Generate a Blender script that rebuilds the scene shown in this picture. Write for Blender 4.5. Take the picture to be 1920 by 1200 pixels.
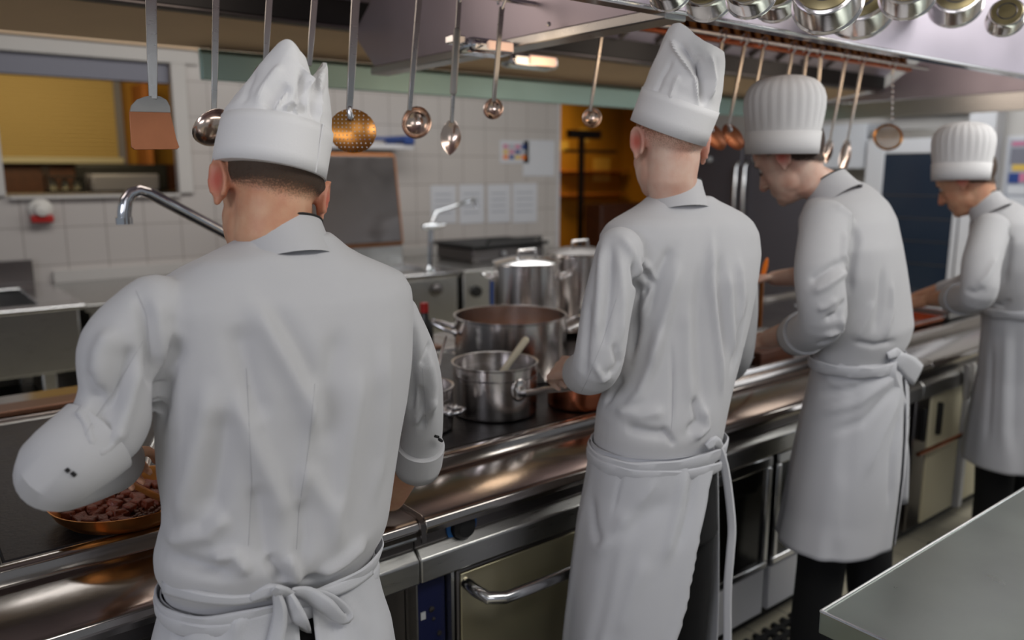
import bpy, bmesh, math, random
import numpy as np
from mathutils import Vector, Matrix, Euler, noise
from mathutils.bvhtree import BVHTree
for o in list(bpy.data.objects):
    bpy.data.objects.remove(o)
random.seed(7)
SC = bpy.context.scene
COL = SC.collection

# ------------------------------------------------------------------ camera
F_PX, CAM_Z, PITCH, AZ = 1506.0, 1.62, 0.183824, 0.902434
cam = bpy.data.cameras.new('camera')
cam_ob = bpy.data.objects.new('camera', cam)
COL.objects.link(cam_ob)
cam.sensor_width = 36.0
cam.lens = F_PX / 1920 * 36.0
cam_ob.location = (0, 0, CAM_Z)
cam_ob.rotation_euler = (math.pi / 2 - PITCH, 0, AZ - math.pi / 2)
cam.clip_start = 0.02
cam.dof.use_dof = True
cam.dof.focus_distance = 1.42
cam.dof.aperture_fstop = 2.3
SC.camera = cam_ob
FW = Vector((math.cos(AZ) * math.cos(PITCH), math.sin(AZ) * math.cos(PITCH), -math.sin(PITCH)))
RT = Vector((math.sin(AZ), -math.cos(AZ), 0))
UP = RT.cross(FW)
CP = Vector((0, 0, CAM_Z))

# ------------------------------------------------------------------ world, light, exposure
SC.view_settings.view_transform = 'Standard'
SC.view_settings.look = 'None'
SC.view_settings.gamma = 1.0
SC.view_settings.use_curve_mapping = False
SC.view_settings.exposure = 0.0
SC.cycles.max_bounces = 6
SC.cycles.diffuse_bounces = 3
SC.cycles.glossy_bounces = 4
SC.cycles.transparent_max_bounces = 8
SC.cycles.caustics_reflective = False
SC.cycles.caustics_refractive = False
SC.cycles.sample_clamp_indirect = 4.0
SC.cycles.use_denoising = True
world = bpy.data.worlds.new('world')
SC.world = world
world.use_nodes = True
world.node_tree.nodes['Background'].inputs[0].default_value = (0.86, 0.92, 1.0, 1)
world.node_tree.nodes['Background'].inputs[1].default_value = 0.2


def area(name, loc, target, size, sizey, power, color, spread=180):
    l = bpy.data.lights.new(name, 'AREA')
    l.shape = 'RECTANGLE'
    l.size, l.size_y, l.energy, l.color = size, sizey, power, color
    l.spread = math.radians(spread)
    o = bpy.data.objects.new(name, l)
    o.location = loc
    d = Vector(target) - Vector(loc)
    o.rotation_euler = d.to_track_quat('-Z', 'Y').to_euler()
    COL.objects.link(o)
    return o


def point(name, loc, power, color, r=0.05):
    l = bpy.data.lights.new(name, 'POINT')
    l.energy, l.color, l.shadow_soft_size = power, color, r
    o = bpy.data.objects.new(name, l)
    o.location = loc
    COL.objects.link(o)
    return o


area('assumed_light_from_left', (-4.2, -0.9, 2.75), (1.6, 1.3, 1.4), 2.4, 1.2, 62, (0.91, 0.91, 1.0))  # unseen area light without a window, assumed from the cool light on the jackets
area('fill_from_behind', (-1.4, -3.4, 2.5), (2.4, 1.2, 1.5), 1.8, 1.4, 12, (0.97, 0.97, 1.0))  # unseen fill, added to brighten the hats of the farther chefs
area('assumed_ceiling_light_aisle', (2.2, -0.45, 2.92), (2.2, 0.75, 1.2), 4.0, 0.8, 62, (1.0, 0.97, 0.92))  # unseen light without a fixture, assumed from the bright shoulders of the chefs
area('added_ceiling_light_far', (4.6, 0.2, 2.92), (4.6, 1.0, 0.8), 2.4, 0.9, 46, (1.0, 0.98, 0.95))  # unseen light without a fixture, added to brighten hood front and table
area('added_ceiling_light_rear', (2.6, 4.3, 2.94), (2.6, 4.6, 0.8), 4.5, 0.8, 60, (1.0, 0.98, 0.95))  # unseen light without a fixture, added to brighten the tiled wall and pots
area('added_ceiling_light_right', (6.4, 3.2, 2.94), (7.2, 3.6, 1.2), 1.2, 2.4, 42, (0.94, 0.97, 1.0))  # unseen light without a fixture, added over the right end of the room
area('assumed_warm_light_store', (7.2, 8.2, 2.8), (7.4, 9.3, 1.2), 1.4, .8, 16, (1.0, 0.66, 0.2), 120)  # unseen light, assumed from the yellow glow of the store room
area('assumed_warm_light_servery', (1.2, 7.4, 2.6), (1.2, 9.0, 1.4), 1.6, 0.8, 24, (1.0, 0.80, 0.46))  # unseen light behind the serving window, assumed from its yellow tone
area('reflection_light_right', (7.3, -1.5, 1.9), (4.0, 0.6, 1.4), 1.8, 1.6, 16, (0.94, 0.97, 1.0))  # unseen light, added for bright reflections on hood front and table


def ray(u, v):
    return FW + RT * ((u - 960) / F_PX) + UP * ((600 - v) / F_PX)


def aty(u, v, y):
    d = ray(u, v)
    return CP + d * (y / d.y)


def atz(u, v, z):
    d = ray(u, v)
    return CP + d * ((z - CAM_Z) / d.z)


# ------------------------------------------------------------------ materials
def lin(c):
    return tuple(((x / 255) / 12.92 if x / 255 <= .04045 else ((x / 255 + .055) / 1.055) ** 2.4) for x in c) + (1.0,)


def mat(name, rgb, rough=.5, metal=0.0, var=0.0, vscale=6.0, bump=0.0, bscale=60.0, stretch=None, rvar=0.0, coat=0.0, sss=0.0, sheen=0.0, rgb2=None):
    m = bpy.data.materials.new(name)
    m.use_nodes = True
    nt = m.node_tree
    b = nt.nodes['Principled BSDF']
    c = lin(rgb)
    b.inputs['Base Color'].default_value = c
    b.inputs['Roughness'].default_value = rough
    b.inputs['Metallic'].default_value = metal
    b.inputs['Coat Weight'].default_value = coat
    if sheen:
        b.inputs['Sheen Weight'].default_value = sheen
    if sss:
        b.inputs['Subsurface Weight'].default_value = sss
        b.inputs['Subsurface Radius'].default_value = (.012, .005, .003)
        b.inputs['Subsurface Scale'].default_value = 1.0
    if var or bump or rvar or rgb2:
        tc = nt.nodes.new('ShaderNodeTexCoord')
        mp = nt.nodes.new('ShaderNodeMapping')
        nt.links.new(tc.outputs['Object'], mp.inputs[0])
        if stretch:
            mp.inputs['Scale'].default_value = stretch
        n = nt.nodes.new('ShaderNodeTexNoise')
        n.inputs['Scale'].default_value = vscale
        n.inputs['Detail'].default_value = 5
        nt.links.new(mp.outputs[0], n.inputs['Vector'])
        if var or rgb2:
            r = nt.nodes.new('ShaderNodeValToRGB')
            c2 = lin(rgb2) if rgb2 else tuple(max(0, x * (1 - var)) for x in c[:3]) + (1,)
            r.color_ramp.elements[0].position, r.color_ramp.elements[1].position = .32, .68
            r.color_ramp.elements[0].color = c2
            r.color_ramp.elements[1].color = c
            nt.links.new(n.outputs['Fac'], r.inputs[0])
            nt.links.new(r.outputs[0], b.inputs['Base Color'])
        if rvar:
            mr = nt.nodes.new('ShaderNodeMapRange')
            mr.inputs['To Min'].default_value = max(.03, rough - rvar)
            mr.inputs['To Max'].default_value = rough + rvar
            nt.links.new(n.outputs['Fac'], mr.inputs[0])
            nt.links.new(mr.outputs[0], b.inputs['Roughness'])
        if bump:
            n2 = nt.nodes.new('ShaderNodeTexNoise')
            n2.inputs['Scale'].default_value = bscale
            n2.inputs['Detail'].default_value = 3
            nt.links.new(mp.outputs[0], n2.inputs['Vector'])
            bp = nt.nodes.new('ShaderNodeBump')
            bp.inputs['Strength'].default_value = bump
            bp.inputs['Distance'].default_value = .01
            nt.links.new(n2.outputs['Fac'], bp.inputs['Height'])
            nt.links.new(bp.outputs[0], b.inputs['Normal'])
    return m


def emit(name, rgb, strength):
    m = bpy.data.materials.new(name)
    m.use_nodes = True
    b = m.node_tree.nodes['Principled BSDF']
    b.inputs['Base Color'].default_value = lin(rgb)
    b.inputs['Emission Color'].default_value = lin(rgb)
    b.inputs['Emission Strength'].default_value = strength
    return m


def tile_mat(name, rgb, grout, size, rough=.3, plane='xz', wob=.03):
    m = bpy.data.materials.new(name)
    m.use_nodes = True
    nt = m.node_tree
    b = nt.nodes['Principled BSDF']
    tc = nt.nodes.new('ShaderNodeTexCoord')
    sp = nt.nodes.new('ShaderNodeSeparateXYZ')
    cb = nt.nodes.new('ShaderNodeCombineXYZ')
    nt.links.new(tc.outputs['Object'], sp.inputs[0])
    ax = {'xz': ('X', 'Z'), 'yz': ('Y', 'Z'), 'xy': ('X', 'Y')}[plane]
    nt.links.new(sp.outputs[ax[0]], cb.inputs[0])
    nt.links.new(sp.outputs[ax[1]], cb.inputs[1])
    br = nt.nodes.new('ShaderNodeTexBrick')
    br.offset = 0.0
    br.inputs['Scale'].default_value = 1.0
    br.inputs['Brick Width'].default_value = size
    br.inputs['Row Height'].default_value = size
    br.inputs['Mortar Size'].default_value = .004
    br.inputs['Mortar Smooth'].default_value = .2
    c = lin(rgb)
    br.inputs['Color1'].default_value = c
    br.inputs['Color2'].default_value = tuple(x * (1 - wob) for x in c[:3]) + (1,)
    br.inputs['Mortar'].default_value = lin(grout)
    nt.links.new(cb.outputs[0], br.inputs['Vector'])
    nt.links.new(br.outputs['Color'], b.inputs['Base Color'])
    b.inputs['Roughness'].default_value = rough
    bp = nt.nodes.new('ShaderNodeBump')
    bp.invert = True
    bp.inputs['Strength'].default_value = .3
    bp.inputs['Distance'].default_value = .004
    nt.links.new(br.outputs['Fac'], bp.inputs['Height'])
    nt.links.new(bp.outputs[0], b.inputs['Normal'])
    return m


M = {}
M['steel'] = mat('brushed_steel', (196, 196, 194), .30, 1.0, bump=.05, bscale=30, stretch=(2, 30, 30), rvar=.08)
M['steel_worn'] = mat('worn_worktop_steel', (176, 170, 166), .16, 1.0, var=.05, vscale=5, rvar=.04, bump=.02, bscale=30)
M['steel_table'] = mat('worn_table_steel', (176, 186, 178), .30, 1.0, var=.10, vscale=7, rvar=.09, bump=.03, bscale=40)
M['strip_glow'] = emit('added_tube_glow', (255, 190, 140), .8)  # glow of the tube added inside the hood
M['steel_dark'] = mat('dark_steel', (112, 108, 108), .34, 1.0, rvar=.1)
M['steel_hood'] = mat('hood_steel', (192, 184, 196), .42, .85, var=.1, vscale=4, rvar=.1)
M['steel_bright'] = mat('polished_steel', (222, 222, 224), .16, 1.0)
M['steel_pot'] = mat('pot_steel', (226, 221, 219), .18, 1.0, bump=.04, bscale=20, stretch=(1, 1, 60), rvar=.06)
M['steel_pot_in'] = mat('pot_inside_steel', (150, 146, 142), .34, 1.0, rvar=.08)
M['chrome'] = mat('chrome', (226, 230, 236), .07, 1.0)
M['copper'] = mat('copper', (214, 128, 92), .24, 1.0, var=.2, vscale=12, rvar=.08)
M['brass'] = mat('brassy_metal', (214, 150, 78), .30, 1.0, var=.25, vscale=30, rvar=.08)
M['warm_tint_blade'] = mat('warm_tint_blade', (196, 132, 98), .42, 1.0, var=.12, vscale=20)  # warm reflected light put into the blade colour
M['iron'] = mat('cast_iron_plate', (52, 50, 52), .42, .6, var=.45, vscale=14, bump=.12, bscale=90, rvar=.14)
M['black'] = mat('matt_black', (18, 18, 19), .55)
M['black_gloss'] = mat('black_gloss', (16, 15, 15), .22)
M['blue_panel'] = mat('dark_blue_panel', (22, 28, 66), .35)
M['blue_ring'] = mat('blue_ring', (24, 92, 156), .35)
M['white_mark'] = mat('pale_marks', (190, 192, 196), .5)
M['oven_glass'] = mat('oven_glass_black', (14, 13, 12), .10)
M['blue_glass'] = mat('dark_blue_oven_glass', (34, 44, 58), .12)
M['white_frame'] = mat('white_lacquer', (206, 206, 210), .35)
M['cream'] = mat('cream_panel', (196, 188, 160), .5)
M['beige'] = mat('beige_plaster_and_lit_panel', (236, 206, 172), .7, var=.08, vscale=3)  # plaster on the wall; on the hood panel it holds reflected light
M['white_paint'] = mat('white_paint', (196, 192, 188), .6, var=.05, vscale=2)
M['grey_paint'] = mat('grey_blue_paint', (118, 118, 130), .5)
M['tile'] = tile_mat('white_wall_tile', (190, 184, 180), (150, 142, 138), .25, .28)
M['floor'] = tile_mat('floor_tile', (190, 184, 164), (136, 130, 118), .2, .4, 'xy', .1)
M['yellow_wall'] = mat('ochre_wall', (178, 130, 40), .6, var=.15, vscale=2)
M['yellow_blind'] = mat('cream_blind', (190, 164, 104), .6)
M['ceiling'] = mat('ceiling_white', (190, 188, 184), .8)
M['black_rubber'] = mat('black_rubber', (26, 26, 28), .6, bump=.2)
M['paper'] = mat('white_paper', (206, 208, 214), .8)
M['paper_grey'] = mat('grey_print', (168, 172, 182), .8)
M['red'] = mat('red_plastic', (170, 34, 30), .35)
M['orange'] = mat('orange_plastic', (232, 122, 24), .35)
M['rubber_orange'] = mat('orange_gasket', (176, 106, 42), .45)
M['blue'] = mat('blue_plastic', (36, 66, 132), .4)
M['pink'] = mat('pink_print', (196, 120, 150), .8)
M['yellow'] = mat('yellow_print', (214, 180, 90), .8)
M['wood'] = mat('spoon_wood', (186, 116, 56), .5, var=.3, vscale=20, stretch=(1, 6, 6))
M['wood_dark'] = mat('dark_brown_wood', (92, 52, 34), .5, var=.3, vscale=18)
M['cream_plastic'] = mat('cream_plastic', (222, 212, 188), .4)
M['white_plastic'] = mat('white_plastic', (214, 210, 204), .4)
M['meat'] = mat('browned_meat', (132, 58, 30), .42, var=.55, vscale=60, bump=.4, bscale=160)
M['sauce'] = mat('dark_sauce', (84, 42, 20), .28, var=.6, vscale=45, bump=.6, bscale=80)
M['soup'] = mat('orange_soup', (190, 110, 30), .25, var=.2, vscale=20)
M['fabric'] = mat('white_cotton', (193, 193, 196), .88, bump=.10, bscale=900, sheen=.15)
M['fabric_apron'] = mat('apron_cotton', (196, 197, 202), .9, bump=.12, bscale=800, sheen=.15)
M['seam'] = mat('stitched_seam', (178, 178, 182), .9)
M['steel_green'] = mat('green_reflection_steel', (168, 200, 198), .5, 1.0, rvar=.08)  # steel with a green reflection put into its tint
M['fridge_grey'] = mat('fridge_grey', (96, 93, 100), .38, .35)
M['hatpaper'] = mat('hat_paper', (234, 233, 234), .8, bump=.05, bscale=300)
M['oven_steel'] = mat('oven_door_steel', (190, 182, 152), .2, .72, rvar=.04)
M['dull_copper'] = mat('dull_copper', (122, 88, 70), .35, .8)
M['black_cloth'] = mat('black_cotton', (9, 9, 11), .95, bump=.1, bscale=500)
M['piping'] = mat('black_piping', (22, 20, 22), .8)
M['skin'] = mat('skin', (212, 166, 134), .5, vscale=26, sss=.12, bump=.05, bscale=220, rgb2=(200, 142, 112))
M['skin_pale'] = mat('pale_skin', (224, 192, 174), .5, vscale=22, sss=.12, bump=.05, bscale=220, rgb2=(212, 164, 144))


def add_flush(m):
    # redder ears, nose and lips
    nt = m.node_tree
    b = nt.nodes['Principled BSDF']
    src = b.inputs['Base Color'].links[0].from_socket
    at = nt.nodes.new('ShaderNodeAttribute')
    at.attribute_name = 'flush'
    mx = nt.nodes.new('ShaderNodeMix')
    mx.data_type = 'RGBA'
    nt.links.new(at.outputs['Fac'], mx.inputs[0])
    nt.links.new(src, mx.inputs[6])
    mx.inputs[7].default_value = lin((196, 96, 80))
    nt.links.new(mx.outputs[2], b.inputs['Base Color'])


add_flush(M['skin'])
add_flush(M['skin_pale'])
M['hair'] = mat('brown_hair', (66, 50, 38), .7, var=.5, vscale=120, bump=.5, bscale=260)
M['hair_dark'] = mat('dark_hair', (46, 35, 30), .7, var=.5, vscale=120, bump=.5, bscale=260)
M['eye'] = mat('eye_white', (210, 205, 200), .2)
M['lamp_glow'] = emit('warm_lamp_lens', (250, 206, 180), .62)


def stubble_mat(name, rgb):
    # short clipped hair: the strands thin out and let the skin show through
    m = bpy.data.materials.new(name)
    m.use_nodes = True
    nt = m.node_tree
    b = nt.nodes['Principled BSDF']
    b.inputs['Base Color'].default_value = lin(rgb)
    b.inputs['Roughness'].default_value = .75
    at = nt.nodes.new('ShaderNodeAttribute')
    at.attribute_name = 'hair_cover'
    tc = nt.nodes.new('ShaderNodeTexCoord')
    n = nt.nodes.new('ShaderNodeTexNoise')
    n.inputs['Scale'].default_value = 420
    n.inputs['Detail'].default_value = 2
    nt.links.new(tc.outputs['Object'], n.inputs['Vector'])
    mp = nt.nodes.new('ShaderNodeMapRange')
    mp.inputs['From Min'].default_value, mp.inputs['From Max'].default_value = .3, .7
    nt.links.new(n.outputs['Fac'], mp.inputs[0])
    su = nt.nodes.new('ShaderNodeMath')
    su.operation = 'SUBTRACT'
    nt.links.new(at.outputs['Fac'], su.inputs[0])
    nt.links.new(mp.outputs[0], su.inputs[1])
    mu = nt.nodes.new('ShaderNodeMath')
    mu.operation = 'MULTIPLY_ADD'
    mu.use_clamp = True
    nt.links.new(su.outputs[0], mu.inputs[0])
    mu.inputs[1].default_value = 2.0
    mu.inputs[2].default_value = .5
    mm = nt.nodes.new('ShaderNodeMath')
    mm.operation = 'MULTIPLY'
    nt.links.new(mu.outputs[0], mm.inputs[0])
    nt.links.new(at.outputs['Fac'], mm.inputs[1])
    nt.links.new(mm.outputs[0], b.inputs['Alpha'])
    return m


M['stubble'] = stubble_mat('clipped_hair', (70, 54, 42))
M['stubble_dark'] = stubble_mat('dark_clipped_hair', (60, 44, 36))
M['stubble_fair'] = stubble_mat('fair_clipped_hair', (150, 104, 78))

# ------------------------------------------------------------------ mesh helpers
ORG = {}


def rotz(a):
    return Matrix.Rotation(a, 4, 'Z')


def frame_z(d, up=(0, 0, 1)):
    # matrix whose local z runs along d
    z = Vector(d).normalized()
    u = Vector(up)
    if abs(z.dot(u)) > .98:
        u = Vector((0, 1, 0))
    x = u.cross(z).normalized()
    y = z.cross(x)
    return Matrix((x, y, z)).transposed()


class MB:
    def __init__(s):
        s.v, s.f, s.s = [], [], []

    def add(s, verts, faces, smooth=True):
        k = len(s.v)
        s.v += [Vector(p) for p in verts]
        s.f += [tuple(i + k for i in q) for q in faces]
        s.s += [smooth] * len(faces)
        return s

    def box(s, x0, x1, y0, y1, z0, z1, mx=None):
        v = [Vector((x, y, z)) for z in (z0, z1) for y in (y0, y1) for x in (x0, x1)]
        if mx is not None:
            v = [mx @ p for p in v]
        return s.add(v, [(0, 2, 3, 1), (4, 5, 7, 6), (0, 1, 5, 4), (2, 6, 7, 3), (0, 4, 6, 2), (1, 3, 7, 5)], False)

    def cbox(s, c, sx, sy, sz, mx=None):
        m = Matrix.Translation(c) @ (mx.to_4x4() if mx is not None else Matrix.Identity(4))
        return s.box(-sx / 2, sx / 2, -sy / 2, sy / 2, -sz / 2, sz / 2, m)

    def prism(s, poly, axis, a, b):
        # poly in the two other axes, extruded from a to b along axis
        def P(p, t):
            return {'x': (t, p[0], p[1]), 'y': (p[0], t, p[1]), 'z': (p[0], p[1], t)}[axis]
        n = len(poly)
        v = [P(p, a) for p in poly] + [P(p, b) for p in poly]
        f = [tuple(range(n)), tuple(range(2 * n - 1, n - 1, -1))]
        f += [(i, i + n, (i + 1) % n + n, (i + 1) % n) for i in range(n)]
        return s.add(v, f, False)

    def tube(s, pts, r, n=12, caps=True, closed=False):
        pts = [Vector(p) for p in pts]
        m = len(pts)
        rs = r if isinstance(r, (list, tuple)) else [r] * m
        T = []
        for i in range(m):
            a = pts[(i - 1) % m if closed else max(0, i - 1)]
            b = pts[(i + 1) % m if closed else min(m - 1, i + 1)]
            T.append((b - a).normalized())
        u = Vector((0, 0, 1)) if abs(T[0].z) < .9 else Vector((0, 1, 0))
        x = u.cross(T[0]).normalized()
        v = []
        for i in range(m):
            x = (x - T[i] * x.dot(T[i])).normalized()
            y = T[i].cross(x)
            for k in range(n):
                a = 2 * math.pi * k / n
                v.append(pts[i] + (x * math.cos(a) + y * math.sin(a)) * rs[i])
        f = []
        for i in range(m if closed else m - 1):
            j = (i + 1) % m
            for k in range(n):
                l = (k + 1) % n
                f.append((i * n + k, i * n + l, j * n + l, j * n + k))
        if caps and not closed:
            f.append(tuple(range(n - 1, -1, -1)))
            f.append(tuple((m - 1) * n + k for k in range(n)))
        return s.add(v, f)

    def capsule(s, pts, r, n=14):
        # rounded tube with hemispherical ends
        pts = [Vector(p) for p in pts]
        rs = list(r) if isinstance(r, (list, tuple)) else [r] * len(pts)
        d0 = (pts[0] - pts[1]).normalized()
        d1 = (pts[-1] - pts[-2]).normalized()
        A, RA, B, RB = [], [], [], []
        for t in (.98, .9, .72, .4):
            A.append(pts[0] + d0 * rs[0] * t)
            RA.append(rs[0] * math.sqrt(max(0.0, 1 - t * t)))
            B.append(pts[-1] + d1 * rs[-1] * t)
            RB.append(rs[-1] * math.sqrt(max(0.0, 1 - t * t)))
        return s.tube(A + pts + B[::-1], RA + rs + RB[::-1], n)

    def ball(s, c, rx, ry=None, rz=None, mx=None, n=16, m=10):
        ry = rx if ry is None else ry
        rz = rx if rz is None else rz
        v, f = [], []
        R = mx.to_3x3() if mx is not None else Matrix.Identity(3)
        c = Vector(c)
        v.append(c + R @ Vector((0, 0, rz)))
        for i in range(1, m):
            p = math.pi * i / m
            for k in range(n):
                a = 2 * math.pi * k / n
                v.append(c + R @ Vector((rx * math.sin(p) * math.cos(a), ry * math.sin(p) * math.sin(a), rz * math.cos(p))))
        v.append(c + R @ Vector((0, 0, -rz)))
        for k in range(n):
            f.append((0, 1 + k, 1 + (k + 1) % n))
        for i in range(m - 2):
            for k in range(n):
                a, b = 1 + i * n, 1 + (i + 1) * n
                f.append((a + k, b + k, b + (k + 1) % n, a + (k + 1) % n))
        e = len(v) - 1
        a = 1 + (m - 2) * n
        for k in range(n):
            f.append((a + k, e, a + (k + 1) % n))
        return s.add(v, f)

    def lathe(s, prof, mx=None, n=40, closed=False):
        # prof: (r, z) list; mx places it
        mx = mx if mx is not None else Matrix.Identity(4)
        v, f = [], []
        for (r, z) in prof:
            for k in range(n):
                a = 2 * math.pi * k / n
                v.append(mx @ Vector((r * math.cos(a), r * math.sin(a), z)))
        m = len(prof)
        for i in range(m - 1 + (1 if closed else 0)):
            j = (i + 1) % m
            for k in range(n):
                l = (k + 1) % n
                f.append((i * n + k, i * n + l, j * n + l, j * n + k))
        if not closed:
            if prof[0][0] > 1e-4:
                f.append(tuple(range(n - 1, -1, -1)))
            if prof[-1][0] > 1e-4:
                f.append(tuple((m - 1) * n + k for k in range(n)))
        return s.add(v, f)

    def loft(s, rings, closed_ring=True, caps=True):
        n = len(rings[0])
        v = [p for r in rings for p in r]
        f = []
        for i in range(len(rings) - 1):
            for k in range(n if closed_ring else n - 1):
                l = (k + 1) % n
                f.append((i * n + k, i * n + l, (i + 1) * n + l, (i + 1) * n + k))
        if caps and closed_ring:
            f.append(tuple(range(n - 1, -1, -1)))
            f.append(tuple((len(rings) - 1) * n + k for k in range(n)))
        return s.add(v, f)

    def build(s, name, m, parent=None, bevel=0.0, seg=2, angle=38, solid=0.0, origin=None):
        me = bpy.data.meshes.new(name)
        if parent is not None:
            og = ORG[parent.name]
        elif origin is not None:
            og = Vector(origin)
        else:
            xs = np.array([tuple(p) for p in s.v])
            lo, hi = xs.min(0), xs.max(0)
            og = Vector(((lo[0] + hi[0]) / 2, (lo[1] + hi[1]) / 2, lo[2]))
        me.from_pydata([p - og for p in s.v], [], s.f)
        me.validate()
        bm = bmesh.new()
        bm.from_mesh(me)
        bmesh.ops.recalc_face_normals(bm, faces=bm.faces)
        bm.to_mesh(me)
        bm.free()
        me.materials.append(m)
        me.polygons.foreach_set('use_smooth', [True] * len(me.polygons))
        me.set_sharp_from_angle(angle=math.radians(angle))
        o = bpy.data.objects.new(name, me)
        COL.objects.link(o)
        if parent is not None:
            o.parent = parent
        else:
            o.location = og
        ORG[o.name] = og
        if solid:
            md = o.modifiers.new('solid', 'SOLIDIFY')
            md.thickness = solid
            md.offset = 0
        if bevel:
            md = o.modifiers.new('bevel', 'BEVEL')
            md.width = bevel
            md.segments = seg
            md.limit_method = 'ANGLE'
            md.angle_limit = math.radians(40)
        return o


def thing(name, label, cat, loc, group=None):
    o = bpy.data.objects.new(name, None)
    o.empty_display_size = .05
    o.location = loc
    COL.objects.link(o)
    ORG[o.name] = Vector(loc)
    o['label'] = label
    o['category'] = cat
    if group:
        o['group'] = group
    return o


def tag(o, label, cat, group=None):
    o['label'] = label
    o['category'] = cat
    if group:
        o['group'] = group
    return o


def struct(o):
    o['kind'] = 'structure'
    return o


def bx(*a):
    return MB().box(*a)
# ------------------------------------------------------------------ the room
struct(bx(-2.6, 9.6, -2.0, 9.6, -.1, 0).build('floor', M['floor']))
struct(bx(-2.6, 9.6, -2.0, 9.6, 3.0, 3.1).build('ceiling', M['ceiling']))
w = MB()
w.box(-2.6, .68, 6.1, 6.25, 0, 3)
w.box(1.78, 5.39, 6.1, 6.25, 0, 3)
w.box(.68, 1.78, 6.1, 6.25, 0, 1.46)
w.box(.68, 1.78, 6.1, 6.25, 2.36, 3)
struct(w.build('wall_back', M['tile'], origin=(0, 0, 0)))
struct(bx(7.62, 7.8, 2.0, 6.4, 0, 3).build('wall_right', M['white_paint']))
struct(bx(9.4, 9.6, 6.4, 9.1, 0, 3).build('wall_store_right', M['yellow_wall']))
struct(bx(7.8, 9.6, 6.25, 6.4, 0, 3).build('wall_store_front', M['yellow_wall']))
struct(bx(-2.6, 5.39, 9.45, 9.6, 0, 3).build('wall_servery', M['yellow_wall']))
struct(bx(5.5, 9.6, 9.1, 9.25, 0, 3).build('wall_store', M['yellow_wall']))
struct(bx(5.2, 5.39, 6.25, 9.45, 0, 3).build('wall_partition', M['yellow_wall']))
fr = MB()
fr.box(.50, 1.94, 6.07, 6.1, 2.36, 2.455)
fr.box(.50, .68, 6.07, 6.1, 1.46, 2.36)
fr.box(1.75, 1.85, 6.07, 6.1, 1.46, 2.36)
wf = fr.build('window_1', M['white_paint'], bevel=.004)
struct(wf)
bx(.70, 1.75, 6.12, 6.2, 2.225, 2.36).build('shutter_housing', M['grey_paint'], wf, bevel=.004)
bx(.70, 1.75, 6.06, 6.24, 1.44, 1.46).build('window_sill', M['white_paint'], wf)
struct(bx(-2.6, 5.39, 6.04, 6.1, 2.46, 2.75).build('trim_1', M['beige'], bevel=.003))
struct(bx(5.385, 5.41, 6.08, 6.28, 0, 3.0).build('trim_2', M['white_frame'], bevel=.003))

# servery behind the window
t = thing('roller_shutter', 'cream slatted roller shutter seen through the serving window', 'shutter', (1.6, 9.3, 1.7))
s = MB()
for k in range(28):
    z = 1.76 + k * .042
    s.prism([(9.36, z), (9.342, z + .004), (9.342, z + .032), (9.36, z + .038)], 'x', .95, 2.10)
s.box(.95, 2.10, 9.36, 9.37, 1.74, 2.94)
s.build('slat_curtain', M['yellow_blind'], t)
bx(2.10, 2.17, 9.32, 9.42, 1.5, 2.98).build('side_rail', M['grey_paint'], t)
bx(.92, 2.14, 9.30, 9.43, 1.69, 1.755).build('bottom_bar', M['cream'], t, bevel=.01)
struct(bx(-2.6, 5.2, 9.43, 9.45, 0, 1.69).build('trim_4', M['wood_dark']))
t = thing('serving_counter', 'dark serving counter behind the serving window', 'counter', (1.5, 8.0, 0))
bx(.3, 3.2, 7.8, 8.4, 0, 1.40).build('base', M['wood_dark'], t)
bx(.28, 3.22, 7.76, 8.44, 1.40, 1.43).build('counter_top', M['steel_dark'], t, bevel=.006)
tag(bx(1.55, 2.12, 7.95, 8.3, 1.43, 1.59).build('serving_box', M['grey_paint'], bevel=.02), 'grey box standing on the serving counter behind the window', 'box')
tag(bx(1.5, 2.3, 8.32, 8.42, 1.43, 1.68).build('black_bin', M['black'], bevel=.02), 'black bin standing behind the grey box on the serving counter', 'bin')
t = thing('jar_rack', 'small dark rack of jars left of the grey box behind the window', 'rack', (1.3, 8.1, 1.43))
r = MB()
for x in (1.22, 1.5):
    for y in (8.0, 8.2):
        r.box(x - .008, x + .008, y - .008, y + .008, 1.43, 1.66)
r.box(1.21, 1.51, 7.99, 8.21, 1.44, 1.455)
r.box(1.21, 1.51, 7.99, 8.21, 1.56, 1.575)
r.build('frame', M['black'], t)
for k in range(3):
    MB().lathe([(.034, 1.456), (.036, 1.51), (.022, 1.535), (.022, 1.55)], Matrix.Translation((1.27 + k * .09, 8.1, 0)), 14).build('jar', M['cream'], t)
tag(bx(2.30, 2.36, 9.0, 9.44, 1.3, 2.5).build('cupboard_side', M['wood'], bevel=.004), 'brown cupboard panel right of the roller shutter', 'cupboard')

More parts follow.
